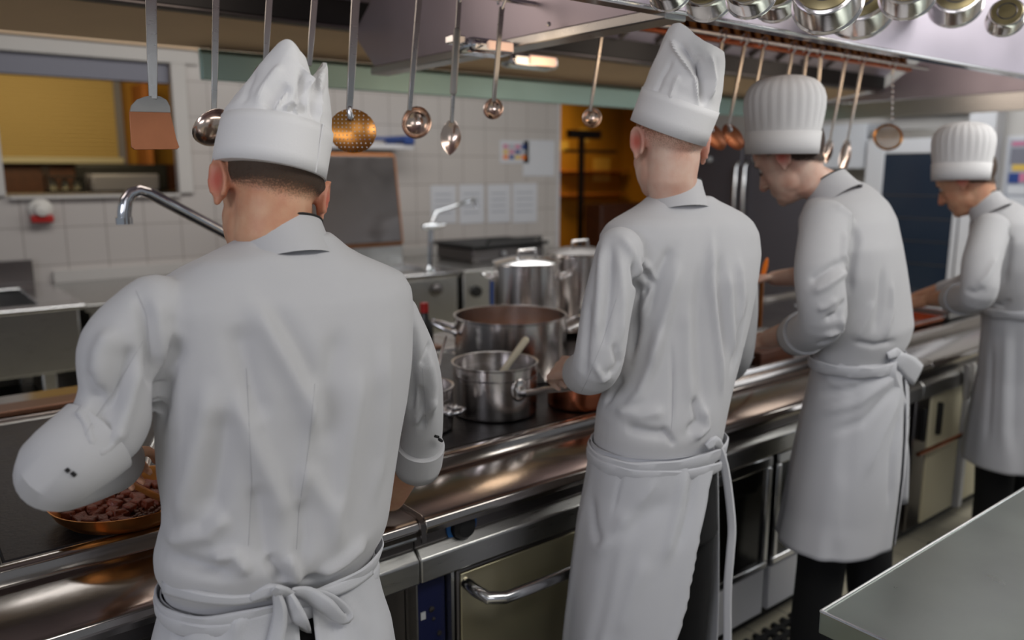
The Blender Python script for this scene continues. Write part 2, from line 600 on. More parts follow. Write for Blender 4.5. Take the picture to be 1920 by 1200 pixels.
# store room to the right of the tiled wall
t = thing('store_rack', 'black metal rack standing in the yellow store room', 'rack', (7.12, 7.6, 0))
px = 7.12
bx(px - .03, px + .03, 7.57, 7.63, 0, 2.02).build('post', M['black'], t, bevel=.004)
bx(6.9, 7.42, 7.55, 7.65, 2.02, 2.12).build('top_bar', M['black'], t, bevel=.006)
bx(6.85, 7.72, 7.56, 7.64, 1.845, 1.88).build('cross_bar', M['black'], t, bevel=.004)
bx(6.8, 7.5, 7.35, 7.66, .04, .1).build('base', M['black'], t, bevel=.006)
tag(bx(6.9, 7.75, 7.0, 7.3, .0, 1.22).build('dark_crate', M['wood_dark'], bevel=.02), 'dark brown crate at the foot of the black rack', 'crate')
for i, (u0, v0, u1, v1) in enumerate([(1114, 296, 1144, 340), (1088, 240, 1104, 268), (1046, 264, 1066, 284)]):
    a, b = aty(u0, v0, 9.08), aty(u1, v1, 9.08)
    tag(bx(a.x, b.x, 9.085, 9.1, b.z, a.z).build('notice', M['yellow']),
        ['largest yellow notice pinned to the ochre store wall', 'small yellow notice above the black cross bar of the rack', 'pale square notice left of the black rack post'][i], 'notice')
for i, (x, z) in enumerate([(7.0, 1.25), (7.0, 1.6)]):
    tag(bx(8.0, 9.3, 8.85, 9.1, z, z + .03).build('wall_shelf', M['wood'], bevel=.004), ['lower brown shelf on the ochre store wall', 'upper brown shelf on the ochre store wall'][i], 'shelf')

# things on the tiled wall
t = thing('wall_alarm', 'round white wall alarm with a red lower half on the tiles', 'alarm', (.865, 6.09, 1.34))
Ry = Matrix.Translation((.865, 6.1, 1.37)) @ Matrix.Rotation(math.pi / 2, 4, 'X')
MB().lathe([(.075, 0), (.07, .03), (.045, .05), (.04, .09), (0, .1)], Ry, 24).build('dome', M['white_plastic'], t)
bx(.80, .93, 6.03, 6.1, 1.285, 1.335).build('red_base', M['red'], t, bevel=.01)
for i, (u0, u1, v0, v1) in enumerate([(808, 856, 348, 418), (862, 908, 346, 418), (915, 957, 346, 416), (962, 1007, 344, 416), (982, 1040, 262, 330)]):
    a, b = aty(u0, v0, 6.09), aty(u1, v1, 6.09)
    lb = ['leftmost of the white sheets in the row taped to the tiles', 'white sheet behind the far tap spout, second in the row', 'white sheet third in the row taped to the tiles',
          'rightmost white sheet in the row, faint grey print', 'blank white sheet right of the coloured chart'][i]
    t = thing('wall_sheet', lb, 'paper', ((a.x + b.x) / 2, 6.098, b.z), 'sheets taped to the tiled wall')
    bx(a.x, b.x, 6.094, 6.1, b.z, a.z).build('sheet', M['paper'], t)
    for k in range(4 if i < 4 else 0):
        z = a.z - (a.z - b.z) * (.25 + .16 * k)
        bx(a.x + .04, b.x - .05, 6.092, 6.094, z, z + .012).build('print_line', M['paper_grey'], t)
a, b = aty(938, 263, 6.09), aty(992, 306, 6.09)
t = thing('wall_chart', 'small coloured chart on the tiles with pink, blue and orange squares', 'chart', (a.x, 6.098, b.z))
bx(a.x, b.x, 6.094, 6.1, b.z, a.z).build('sheet', M['paper'], t)
cols = ['pink', 'paper_grey', 'pink', 'blue', 'yellow', 'pink', 'blue', 'paper_grey', 'orange', 'blue', 'yellow', 'orange']
for k, cn in enumerate(cols):
    cx = a.x + .03 + (k % 4) * (b.x - a.x - .06) / 4
    cz = b.z + .03 + (2 - k // 4) * (a.z - b.z - .06) / 3
    bx(cx + .006, cx + (b.x - a.x - .06) / 4 - .006, 6.092, 6.094, cz + .006, cz + (a.z - b.z - .06) / 3 - .006).build('colour_square', M[cn], t)

# ------------------------------------------------------------------ extraction hood
H = thing('extraction_hood', 'long stainless extraction hood hanging over the cooking range', 'hood', (2.4, 2.2, 1.955))
X0, X1 = -1.2, 5.15
p = MB().prism([(1.225, 1.955), (1.25, 1.955), (1.25, 2.02), (1.31, 2.68), (1.28, 2.68), (1.225, 2.03)], 'x', X0, X1)
p.build('front_panel', M['steel_hood'], H, bevel=.003)
MB().prism([(1.215, 1.953), (1.255, 1.953), (1.255, 1.964), (1.215, 1.964)], 'x', X0, X1).build('front_lip', M['steel_bright'], H, bevel=.004)
MB().prism([(3.15, 1.955), (3.18, 1.955), (3.18, 2.07), (3.15, 2.05)], 'x', 1.02, X1).build('rear_lip', M['steel_green'], H, bevel=.003)
bx(X1, X1 + .03, 1.225, 3.18, 1.955, 2.06).build('end_lip', M['steel'], H, bevel=.003)
MB().prism([(3.18, 2.07), (3.18, 2.09), (2.80, 2.14), (2.80, 2.12)], 'x', X0, X1 - .02).build('rear_slope', M['beige'], H)  # beige holds the lamp light reflected on this inner panel
bx(X0, X1 - .02, 2.68, 2.80, 2.122, 2.215).build('gutter', M['black'], H)
MB().tube([(X0, 2.70, 2.118), (X1 - .05, 2.70, 2.118)], .012).build('gutter_edge', M['steel_dark'], H)
rp = MB()
rp.prism([(2.68, 2.205), (2.68, 2.225), (2.0, 2.68), (2.0, 2.66)], 'x', X0, X1 - .02)
rp.build('rear_filter_panel', M['steel_hood'], H)
rb = MB()
x = -.4
while x < 4.6:
    m_ = Matrix.Translation((x, 0, 0))
    rb.tube([(x, 2.66, 2.207), (x + .10, 2.03, 2.628)], .012, 6)
    x += .24
rb.build('filter_ribs', M['steel_dark'], H)
bx(X0, X1, 1.28, 2.02, 2.66, 2.69).build('top_panel', M['steel_hood'], H)
MB().prism([(1.25, 2.06), (3.15, 2.06), (2.7, 2.12), (2.0, 2.6), (1.3, 2.6)], 'x', X1 - .02, X1).build('end_panel', M['steel_hood'], H)
# divider between the two canopy halves
dv = MB().prism([(1.235, 1.955), (2.55, 1.955), (2.72, 2.10), (2.0, 2.6), (1.31, 2.6)], 'x', 1.425, 1.445)
dv.build('divider', M['steel_hood'], H)
MB().prism([(1.40, 1.945), (1.47, 1.945), (1.47, 1.972), (1.40, 1.972)], 'y', 1.235, 2.56).build('divider_rail', M['steel'], H, bevel=.004)
for y in (1.3, 1.62, 1.94, 2.26):
    MB().ball((1.398, y, 1.985), .006).build('rivet', M['steel_bright'], H)
bb = bx(1.465, 3.56, 1.745, 1.765, 2.035, 2.06)
MB().tube([(1.5, 1.262, 2.0), (4.6, 1.262, 2.0)], .010, 10).build('added_glow_tube', M['strip_glow'], H)  # glowing tube added to go with the baffle fill
l_ = area('baffle_fill_light', (2.9, 1.28, 2.01), (2.9, 1.85, 2.2), 2.8, .02, 2.2, (1.0, .70, .46), 130)  # added fill that warms the baffles from behind the lip
bb.build('baffle_bar', M['copper'], H, bevel=.004)  # copper tone holds the orange glow on the bar
bf = MB()
k = 0
x = 1.47
while x < 3.54:
    bf.prism([(1.75, 2.06), (1.775, 2.06), (1.905, 2.42), (1.88, 2.42)], 'x', x, x + .031)
    x += .058
bf.build('baffle_filter', M['brass'], H)  # brass tone holds the orange light reflected on the filters
MB().prism([(1.79, 2.06), (1.80, 2.06), (1.93, 2.42), (1.92, 2.42)], 'x', 1.47, 3.56).build('baffle_back', M['black'], H)
MB().prism([(1.93, 2.40), (1.94, 2.42), (1.85, 2.60), (1.83, 2.60)], 'x', 1.47, 4.9).build('baffle_top', M['steel_dark'], H)

for i, (x0, x1, yl, zl) in enumerate(((1.255, 1.402, 1.80, 1.922), (2.06, 2.31, 2.65, 2.032))):
    t = thing('hood_lamp', ['left of the two chrome lamps under the hood, warm lens', 'right of the two chrome lamps under the hood, warm lens'][i], 'lamp', ((x0 + x1) / 2, yl, zl), 'lamps under the hood')
    bx(x0, x1, yl - .045, yl + .045, zl, zl + (.055 if i else .04)).build('housing', M['chrome'], t, bevel=.018, seg=3)
    bx(x0 + (x1 - x0) * .34, x1 - (x1 - x0) * .1, yl - .052, yl - .043, zl + .009, zl + (.045 if i else .032)).build('lens', M['lamp_glow'], t, bevel=.004)
    (bx(x0 + .02, x0 + .05, 2.66, 2.69, zl + .05, 2.13) if i else bx(x0 - .04, x0, yl - .02, yl + .02, zl + .02, zl + .042)).build('bracket', M['steel_bright'], t, bevel=.004)
    point('hood_lamp_and_fill_light', ((x0 + x1) / 2, yl - .12, zl - .01), 1.0 if i else .25, (1.0, .74, .5), .10)
for x in (-.2, .8, 3.0, 4.2):
    point('hood_lamp_and_fill_light', (x, 2.3, 2.22), 3.2, (1.0, .82, .68), .22)  # fill points without fixtures, added to brighten the hood interior

# ------------------------------------------------------------------ cooking range
ZC, ZT = .88, .912


def range_module(name, label, x0, x1, recess=None):
    t = thing(name, label, 'cooking range', ((x0 + x1) / 2, 2.1, 0), 'units of the long cooking range')
    g = .0015
    a, b = x0 + g, x1 - g
    MB().prism([(1.415, .832), (1.398, .842), (1.392, .858), (1.398, .873), (1.412, .88), (1.612, .88), (1.617, .884), (1.624, .908), (1.632, .912), (1.650, .912),
                (1.656, .893), (2.66, .893), (2.664, .912), (2.95, .912), (2.95, .83)], 'x', a, b).build('worktop', M['steel_worn'], t, bevel=.003)
    bx(a, b, 1.445, 1.47, .78, .834).build('control_fascia', M['steel_dark'], t)
    MB().prism([(1.47, .792), (1.44, .792), (1.418, .772), (1.418, .716), (1.47, .716)], 'x', a, b).build('ledge', M['steel'], t, bevel=.004)
    bx(a, b, 1.49, 2.9, .11, .832).build('carcass', M['steel_dark'], t)
    bx(a, b, 1.56, 2.85, 0, .11).build('plinth', M['black'], t)
    return t


R1 = range_module('range_unit', 'range unit at the left end with the frying pan on its hot plate', -1.4, .862)
R2 = range_module('range_unit', 'range unit right of the worktop seam with the steamy pots', .862, 1.86)
R2['label'] = 'range unit right of the worktop seam, blue panel and bar handle below'
R3 = range_module('range_unit', 'range unit with two silver framed glass oven doors', 1.86, 3.22)
R4 = range_module('range_unit', 'far range unit with pale doors beside the last chef', 3.22, 5.1)
# seam cover strip and its little hook
MB().prism([(1.385, .83), (1.39, .87), (1.41, .885), (1.61, .884), (1.61, .881), (1.41, .879), (1.396, .868), (1.39, .83)], 'x', .848, .860).build('joint_strip', M['steel_dark'], R1)
MB().tube([(.77, 1.43, .822), (.858, 1.43, .822)], .005, 8).build('hook_bar', M['steel'], R1)
# control knob with blue ring
mk = Matrix.Translation((.99, 1.446, .812)) @ Matrix.Rotation(math.pi / 2, 4, 'X')
kb = MB().lathe([(.030, 0), (.030, .018), (.022, .028), (0, .029)], mk, 24).build('control_knob', M['black'], R2)
MB().lathe([(.042, 0), (.042, .005), (.033, .007), (.033, 0)], mk, 28, True).build('blue_ring', M['blue_ring'], kb)
# blue control panel
bp_ = bx(.872, .955, 1.462, 1.49, .14, .70)
bp_ = bp_.build('control_panel', M['blue_panel'], R2, bevel=.004)
for (x, z, r) in ((.915, .618, .007), (.92, .592, .004), (.935, .55, .006), (.90, .515, .008)):
    mk = Matrix.Translation((x, 1.462, z)) @ Matrix.Rotation(math.pi / 2, 4, 'X')
    MB().lathe([(r, 0), (r, .004), (0, .005)], mk, 12).build('button', M['steel_dark'], bp_)
bx(.885, .898, 1.459, 1.463, .60, .618).build('switch', M['white_mark'], bp_)
# oven with bar handle
bx(.868, .872, 1.45, 1.5, .13, .71).build('panel_edge', M['steel'], R2)
bx(.957, .965, 1.44, 1.5, .13, .71).build('door_post', M['steel'], R2)
dr = bx(.975, 1.83, 1.445, 1.488, .14, .70).build('oven_door', M['steel_dark'], R2, bevel=.006)
MB().tube([(1.0, 1.445, .665), (1.0, 1.40, .66), (1.012, 1.372, .652), (1.05, 1.358, .645), (1.2, 1.356, .643), (1.72, 1.356, .643), (1.78, 1.36, .648), (1.80, 1.39, .655), (1.80, 1.445, .66)], .015, 14).build('door_handle', M['steel_bright'], dr)
bx(.985, 1.82, 1.441, 1.446, .15, .69).build('door_panel', M['oven_steel'], dr, bevel=.002)
# two glass oven doors
for (x0, x1) in ((1.72, 2.235), (2.265, 2.78)):
    xa = max(x0, 1.875)
    d = MB()
    d.box(xa, x1, 1.44, 1.48, .66, .70)
    d.box(xa, x1, 1.44, 1.48, .30, .325)
    d.box(x1 - .026, x1, 1.44, 1.48, .325, .66)
    d.box(xa, xa + .026, 1.44, 1.48, .325, .66)
    d = d.build('glass_door', M['steel_bright'], R3, bevel=.005)
    bx(xa + .026, x1 - .026, 1.452, 1.47, .325, .66).build('door_glass', M['oven_glass'], d)
    bx(xa, x1, 1.45, 1.485, .13, .29).build('lower_panel', M['white_frame'], R3, bevel=.004)
bx(2.80, 3.20, 1.45, 1.485, .13, .70).build('side_panel', M['steel_dark'], R3, bevel=.004)
# far unit doors
for i, (x0, x1) in enumerate(((3.24, 3.36), (3.38, 3.68), (3.76, 4.3), (4.34, 5.0))):
    d = bx(x0, x1, 1.45, 1.485, .13, .70).build('unit_door', M['cream'] if i else M['steel_dark'], R4, bevel=.005)
    bx(x0 + .05, x0 + .07, 1.43, 1.452, .52, .66).build('door_pull', M['black'], d, bevel=.004)
for xh in (3.575, 3.625):
    MB().capsule([(xh, 1.405, .80), (xh, 1.40, .67)], .013, 10).build('white_handle', M['white_plastic'], R4)
bx(3.69, 3.735, 1.43, 1.49, .12, .71).build('corner_post', M['white_frame'], R4, bevel=.006)
MB().tube([(3.18, 1.40, .50), (3.62, 1.40, .50)], .009, 10).build('towel_bar', M['copper'], R4)

# hot plates
P1 = thing('hot_plate', 'black cast iron hot plate under the frying pan and saucepans', 'hot plate', (.9, 2.1, .893))
bx(.115, .86, 1.665, 2.62, .894, .909).build('plate', M['iron'], P1, bevel=.004)
bx(.866, 1.74, 1.665, 2.62, .894, .909).build('plate', M['iron'], P1, bevel=.004)
MB().tube([(.112, 1.66, .903), (1.742, 1.66, .903), (1.742, 2.628, .903), (.112, 2.628, .903)], .005, 8, closed=True).build('plate_rim', M['steel'], P1)
tag(bx(-.7, .095, 1.672, 2.6, .894, .903).build('hot_plate', M['black'], bevel=.003), 'lower dark plate at the left edge beside the hot plate', 'hot plate')
tag(bx(1.0, 1.75, 2.66, 2.9, .913, .925).build('steel_tray', M['dull_copper'], bevel=.004), 'shallow reddish tray on the rear rail of the range', 'tray')
tag(bx(-.6, .75, 2.68, 2.78, .913, .93).build('copper_strip', M['dull_copper'], bevel=.004), 'dull reddish strip along the rear edge of the hot plate', 'strip')

# rear row below the tiled wall
t = thing('sink_unit', 'stainless sink unit standing against the tiled wall at left', 'sink', (.2, 5.4, 0))
b_ = MB()
b_.box(-1.2, .83, 4.9, 4.93, .53, .88)
b_.box(-1.2, .83, 5.95, 6.05, .53, .88)
b_.box(.80, .83, 4.93, 5.95, .53, .88)
b_.box(-1.2, .80, 4.93, 5.95, .53, .56)
b_.build('apron_tank', M['steel'], t, bevel=.008)
rim = MB()
rim.box(-1.2, .86, 4.87, 5.02, .875, .90)
rim.box(-1.2, .86, 5.82, 6.06, .875, .90)
rim.box(.66, .86, 5.02, 5.82, .875, .90)
rim.build('rim', M['steel_bright'], t, bevel=.008)
bx(-1.2, .66, 5.02, 5.82, .60, .62).build('basin', M['steel_dark'], t)
bx(-1.2, .78, 6.04, 6.08, .90, 1.05).build('splashback', M['steel_dark'], t, bevel=.004)
for x, y in ((.66, 4.97), (.66, 5.95), (-.9, 4.97), (-.9, 5.95)):
    bx(x - .035, x + .035, y - .035, y + .035, 0, .53).build('leg', M['steel'], t, bevel=.006)
bx(-1.2, .7, 5.0, 6.0, .22, .25).build('lower_shelf', M['steel_dark'], t)
t = thing('rear_worktop', 'long steel worktop cabinet right of the sink below the tiles', 'worktop', (1.7, 5.4, 0))
bx(.87, 2.2, 4.95, 6.06, .84, .88).build('worktop', M['steel'], t, bevel=.005)
bx(.90, 2.2, 5.0, 6.05, .1, .84).build('carcass', M['steel'], t)
bx(.9, 2.2, 5.05, 6.0, 0, .1).build('plinth', M['black'], t)
for x0, x1 in ((.93, 1.53), (1.56, 2.17)):
    d = bx(x0, x1, 4.985, 5.0, .13, .81).build('cabinet_door', M['steel_dark'], t, bevel=.004)
    bx(x0 + .04, x0 + .06, 4.97, 4.987, .5, .74).build('door_pull', M['black'], d)
bx(.9, 5.3, 6.07, 6.099, .88, .96).build('splashback', M['white_paint'], t)
# tilting kettle with its open lid
t = thing('braising_pan', 'big steel braising pan with open square lid and orange gasket', 'braising pan', (2.8, 5.4, 0))
bx(2.23, 3.36, 4.9, 5.9, .36, .86).build('tank', M['steel'], t, bevel=.02, seg=3)
r_ = MB()
r_.box(2.22, 3.37, 4.88, 4.98, .85, .89)
r_.box(2.22, 3.37, 5.5, 5.9, .85, .89)
r_.box(2.22, 2.32, 4.98, 5.5, .85, .89)
r_.box(3.27, 3.37, 4.98, 5.5, .85, .89)
r_.build('rim', M['steel_bright'], t, bevel=.008)
bx(2.32, 3.27, 4.98, 5.5, .84, .852).build('pan_floor', M['steel_dark'], t)
lidm = Matrix.Translation((2.83, 5.33, 1.06)) @ Matrix.Rotation(-.14, 4, 'X')
ld = bx(-.39, .34, 0, .07, 0, .70, ).v
q = MB().box(-.42, .34, 0, .07, 0, .70, lidm)
lid = q.build('lid', M['rubber_orange'], t, bevel=.04, seg=3)
MB().box(-.40, .31, -.012, .002, .03, .675, lidm).build('lid_inner', M['steel_dark'], lid, bevel=.03, seg=3)
bx(2.36, 3.2, 5.42, 5.62, .89, 1.07).build('hinge_box', M['steel'], t, bevel=.01)
mk = Matrix.Translation((3.16, 4.9, .77)) @ Matrix.Rotation(math.pi / 2, 4, 'X')
MB().lathe([(.05, 0), (.05, .02), (.03, .05), (0, .055)], mk, 20).build('drain_knob', M['steel_dark'], t)
for x in (2.4, 3.2):
    bx(x - .05, x + .05, 5.0, 5.8, 0, .36).build('leg', M['black'], t)
t = thing('plate_shelf', 'white wall shelf with a blue edge above the braising pan', 'shelf', (3.1, 5.95, 1.78))
bx(2.5, 3.55, 5.8, 6.1, 1.79, 1.83).build('board', M['white_frame'], t, bevel=.005)
bx(2.5, 3.55, 5.79, 5.83, 1.86, 1.885).build('edge_rail', M['blue'], t, bevel=.004)
bx(3.45, 3.55, 5.78, 6.1, 1.83, 1.90).build('end_block', M['blue'], t, bevel=.008)
# far tap
t = thing('swivel_tap', 'slim chrome tap with a swivel spout in front of the white sheets', 'tap', (3.1, 4.93, .89))
B = aty(806, 505, 4.95)
T = aty(808, 425, 4.95)
E1 = aty(818, 398, 4.95)
E2 = aty(890, 374, 4.95)
MB().tube([(B.x, 4.95, .89), (T.x, 4.95, T.z)], .02, 12).build('riser', M['chrome'], t)
MB().tube([T, E1, E1.lerp(E2, .15), E2, E2 + Vector((.01, 0, -.05))], [.016, .016, .013, .013, .018], 12).build('spout', M['chrome'], t)
c = MB().capsule([T + Vector((-.05, 0, 0)), T + Vector((.05, 0, 0))], .024)
c.build('valve', M['chrome'], t)
MB().capsule([T + Vector((.05, -.02, 0)), T + Vector((.10, -.03, .01))], .01).build('lever', M['chrome'], t)
MB().lathe([(.045, .89), (.04, .91), (.022, .94)], Matrix.Translation((B.x, 4.95, 0)), 20).build('base', M['chrome'], t)
# control unit and small grill on the rear row
t = thing('control_unit', 'steel control unit with a black knob and blue strip behind the pots', 'cooker', (3.6, 5.4, 0))
bx(3.41, 4.3, 4.9, 5.95, .1, .86).build('body', M['steel'], t, bevel=.006)
bx(3.40, 5.2, 4.88, 6.02, .86, .885).build('top', M['steel'], t, bevel=.005)
bx(4.3, 5.2, 4.95, 5.95, .1, .86).build('side_body', M['steel_dark'], t, bevel=.006)
mk = Matrix.Translation((3.52, 4.9, .72)) @ Matrix.Rotation(math.pi / 2, 4, 'X')
MB().lathe([(.045, 0), (.04, .03), (0, .032)], mk, 20).build('control_knob', M['black'], t)
bx(3.66, 3.74, 4.885, 4.9, .60, .83).build('blue_strip', M['blue'], t)
bx(3.78, 3.80, 4.88, 4.9, .55, .84).build('edge_trim', M['steel_bright'], t)
bx(3.415, 4.28, 5.0, 5.9, 0, .1).build('plinth', M['black'], t)
t = thing('table_grill', 'low black lidded grill with a pale knob behind the stock pots', 'grill', (4.1, 5.5, .885))
bx(3.75, 4.5, 5.25, 5.8, .886, 1.0).build('body', M['steel_dark'], t, bevel=.02)
bx(3.72, 4.53, 5.22, 5.83, 1.0, 1.03).build('lid', M['black'], t, bevel=.01)
MB().tube([(3.85, 5.2, 1.04), (3.85, 5.17, 1.07), (4.4, 5.17, 1.07), (4.4, 5.2, 1.04)], .012, 8).build('lid_handle', M['black'], t)
MB().ball((4.05, 5.235, .945), .022).build('knob', M['white_mark'], t)

# right end of the room: fridge, combi oven, pillar, poster
t = thing('upright_fridge', 'tall grey steel fridge with double doors behind the second chef', 'fridge', (7.45, 5.2, 0))
bx(7.25, 7.6, 4.42, 6.02, .1, 1.93).build('body', M['fridge_grey'], t, bevel=.01)
for i, (y0, y1) in enumerate(((4.44, 5.21), (5.23, 6.0))):
    d = bx(7.20, 7.25, y0, y1, .14, 1.9).build('fridge_door', M['fridge_grey'], t, bevel=.012)
    yb = y1 - .05 if i == 0 else y0 + .04
    MB().tube([(7.19, yb, 1.05), (7.15, yb, 1.08), (7.15, yb, 1.66), (7.19, yb, 1.7)], .02, 10).build('door_handle', M['steel_bright'], d)
for y in (5.05, 5.63):
    MB().ball((7.17, y, 1.74), .03).build('lock_knob', M['white_mark'], t)
for x, y in ((7.3, 4.5), (7.3, 5.9), (7.55, 4.5), (7.55, 5.9)):
    MB().tube([(x, y, 0), (x, y, .1)], .03, 10).build('foot', M['black'], t)
t = thing('combi_oven', 'tall combi oven with a dark blue glass door beyond the third chef', 'oven', (7.45, 3.55, 0))
bx(7.3, 7.61, 3.04, 3.92, .25, 1.98).build('body', M['steel'], t, bevel=.01)
d = MB()
d.box(7.25, 7.3, 3.74, 3.91, .4, 1.9)
d.box(7.25, 7.3, 3.05, 3.10, .4, 1.9)
d.box(7.25, 7.3, 3.10, 3.74, 1.77, 1.9)
d.box(7.25, 7.3, 3.10, 3.74, .4, .48)
d = d.build('oven_door', M['white_frame'], t, bevel=.008)
bx(7.265, 7.29, 3.10, 3.74, .48, 1.77).build('door_glass', M['blue_glass'], d)
for z in (.8, 1.0, 1.2, 1.4):
    bx(7.262, 7.266, 3.12, 3.72, z, z + .008).build('rack_line', M['steel_dark'], d)
MB().tube([(7.25, 3.82, .75), (7.20, 3.82, .78), (7.20, 3.82, 1.15), (7.25, 3.82, 1.18)], .016, 10).build('door_handle', M['steel_bright'], d)
bx(7.32, 7.6, 3.08, 3.9, 0, .25).build('stand', M['black'], t)
struct(bx(7.2, 7.62, 2.81, 3.02, 0, 3.0).build('trim_3', M['white_frame'], bevel=.008))
t = thing('notice_board', 'framed notice board with a coloured picture behind the last chef', 'notice board', (7.38, 2.62, 1.3))
bx(7.36, 7.38, 2.46, 2.78, 1.26, 1.90).build('frame', M['white_frame'], t, bevel=.006)
bx(7.352, 7.362, 2.49, 2.75, 1.29, 1.87).build('backing', M['paper_grey'], t)
for (y0, y1, z0, z1, c) in ((2.62, 2.84, 1.82, 1.85, 'pink'), (2.62, 2.84, 1.67, 1.80, 'grey_paint'), (2.66, 2.82, 1.62, 1.67, 'yellow'), (2.62, 2.70, 1.52, 1.60, 'blue'), (2.70, 2.76, 1.53, 1.60, 'pink'), (2.76, 2.84, 1.52, 1.60, 'blue'),
                           (2.62, 2.84, 1.43, 1.50, 'paper'), (2.62, 2.84, 1.34, 1.41, 'paper')):
    bx(7.345, 7.353, y0 - .11, y1 - .11, z0, z1).build('picture_panel', M[c], t)
struct(bx(7.38, 7.62, -.5, 2.81, 0, 3.0).build('wall_end', M['white_paint']))
tag(bx(7.3, 7.62, 3.95, 4.40, 1.64, 2.05).build('wall_board', M['paper'], bevel=.006), 'pale blue white wall board behind the hanging spoons', 'cabinet')  # flat pale board given a box body
tag(bx(7.5, 7.62, 3.04, 3.9, 2.12, 2.3).build('wall_duct', M['grey_paint'], bevel=.02), 'grey wall duct above the combi oven and notice board', 'duct')  # plain duct box that gives no light

# ------------------------------------------------------------------ prep table and floor mat
t = thing('prep_table', 'worn steel prep table in the right foreground', 'table', (2.6, .1, 0))
bx(1.192, 4.2, -.55, .662, .838, .88).build('table_top', M['steel_table'], t, bevel=.003)
e = MB().tube([(1.194, .660, .8795), (4.2, .660, .8795)], .0035, 8).tube([(1.194, .66, .8795), (1.194, -.55, .8795)], .0035, 8)
e.build('rolled_edge', M['steel_bright'], t)
for x, y in ((1.26, .59), (1.26, -.48), (4.1, .59), (4.1, -.48)):
    bx(x - .025, x + .025, y - .025, y + .025, 0, .838).build('leg', M['steel'], t, bevel=.004)
bx(1.25, 4.1, -.45, .56, .2, .23).build('lower_shelf', M['steel_dark'], t, bevel=.004)
g = MB()
x0, x1, y0, y1 = 1.0, 2.75, .74, 1.50
y = y0
while y < y1:
    g.box(x0, x1, y, y + .018, 0.002, .016)
    y += .04
x = x0
while x < x1:
    g.box(x, x + .018, y0, y1, 0.002, .014)
    x += .055
tag(g.build('floor_mat', M['black_rubber'], bevel=0), 'black rubber grid mat on the floor along the range', 'mat')
# ------------------------------------------------------------------ hanging tools on the rail
RY, RZ = 1.71, 2.05
t = tag(MB().tube([(-.6, RY, RZ), (3.62, RY, RZ)], .007, 12).build('tool_rail', M['steel_bright']), 'thin steel rail under the hood that the ladles hang from', 'rail')
hm = mat('perforated_warm_brass', (220, 152, 80), .3, 1.0, var=.15, vscale=20)  # brass tone, warm reflected light included in the colour
nt = hm.node_tree
tcn = nt.nodes.new('ShaderNodeTexCoord')
vo = nt.nodes.new('ShaderNodeTexVoronoi')
vo.inputs['Scale'].default_value = 112
vo.inputs['Randomness'].default_value = 0
cv = nt.nodes.new('ShaderNodeVectorMath')
cv.operation = 'MULTIPLY'
cv.inputs[1].default_value = (1, 0.0, 1)
nt.links.new(tcn.outputs['Object'], cv.inputs[0])
nt.links.new(cv.outputs[0], vo.inputs['Vector'])
gt = nt.nodes.new('ShaderNodeMath')
gt.operation = 'GREATER_THAN'
gt.inputs[1].default_value = .19
nt.links.new(vo.outputs['Distance'], gt.inputs[0])
nt.links.new(gt.outputs[0], nt.nodes['Principled BSDF'].inputs['Alpha'])

M['gauze'] = mat('steel_gauze', (190, 184, 176), .35, 1.0)
M['gauze'].node_tree.nodes['Principled BSDF'].inputs['Alpha'].default_value = .45
VIEW = Vector((.61, .79, 0))


def handle(t, A, T, r=.006, flat=None, m='steel'):
    # bar from the head up to a hook over the rail
    A, T = Vector(A), Vector(T)
    d = (T - A).normalized()
    top = A + d * ((RZ - .02 - A.z) / d.z)
    mb = MB()
    if flat:
        side = d.cross(Vector((.2, 1, 0))).normalized()
        nrm = side.cross(d).normalized()
        rings = []
        for p, w_ in ((A, flat * .8), (A.lerp(top, .3), flat), (top, flat * 1.1)):
            rings.append([p + side * a * w_ + nrm * b * .0035 for a, b in ((-1, -1), (1, -1), (1, 1), (-1, 1))])
        mb.loft(rings)
    else:
        mb.tube([A, A.lerp(top, .5), top], r, 10)
    h = mb.build('handle', M[m], t, bevel=.0012 if flat else 0)
    k = Vector((top.x, RY, RZ))
    pts = [top + Vector((0, 0, -.005)), Vector((top.x, RY - .016, RZ - .004)), Vector((top.x, RY - .014, RZ + .011)), Vector((top.x, RY, RZ + .016)), Vector((top.x, RY + .014, RZ + .008)), Vector((top.x, RY + .015, RZ - .012))]
    MB().tube(pts, .0035, 8).build('hook', M['steel_bright'], t)
    return top


M['tool_steel'] = mat('warm_reflection_steel', (226, 204, 188), .18, 1.0, rvar=.06)  # steel tinted with the warm light its bowls reflect


def bowl(t, C, r, depth, axis, m='tool_steel', name='bowl'):
    mx = Matrix.Translation(C) @ frame_z(axis).to_4x4()
    pr = []
    for i in range(9):
        a = math.pi / 2 * i / 8
        pr.append((r * math.sin(a) + 1e-5, -depth * math.cos(a)))
    pi_ = [((r - .002) * math.sin(math.pi / 2 * i / 8) + 1e-5, -(depth - .002) * math.cos(math.pi / 2 * i / 8)) for i in range(8, -1, -1)]
    return MB().lathe(pr + [(r + .001, .001)] + pi_, mx, 28).build(name, M[m], t)


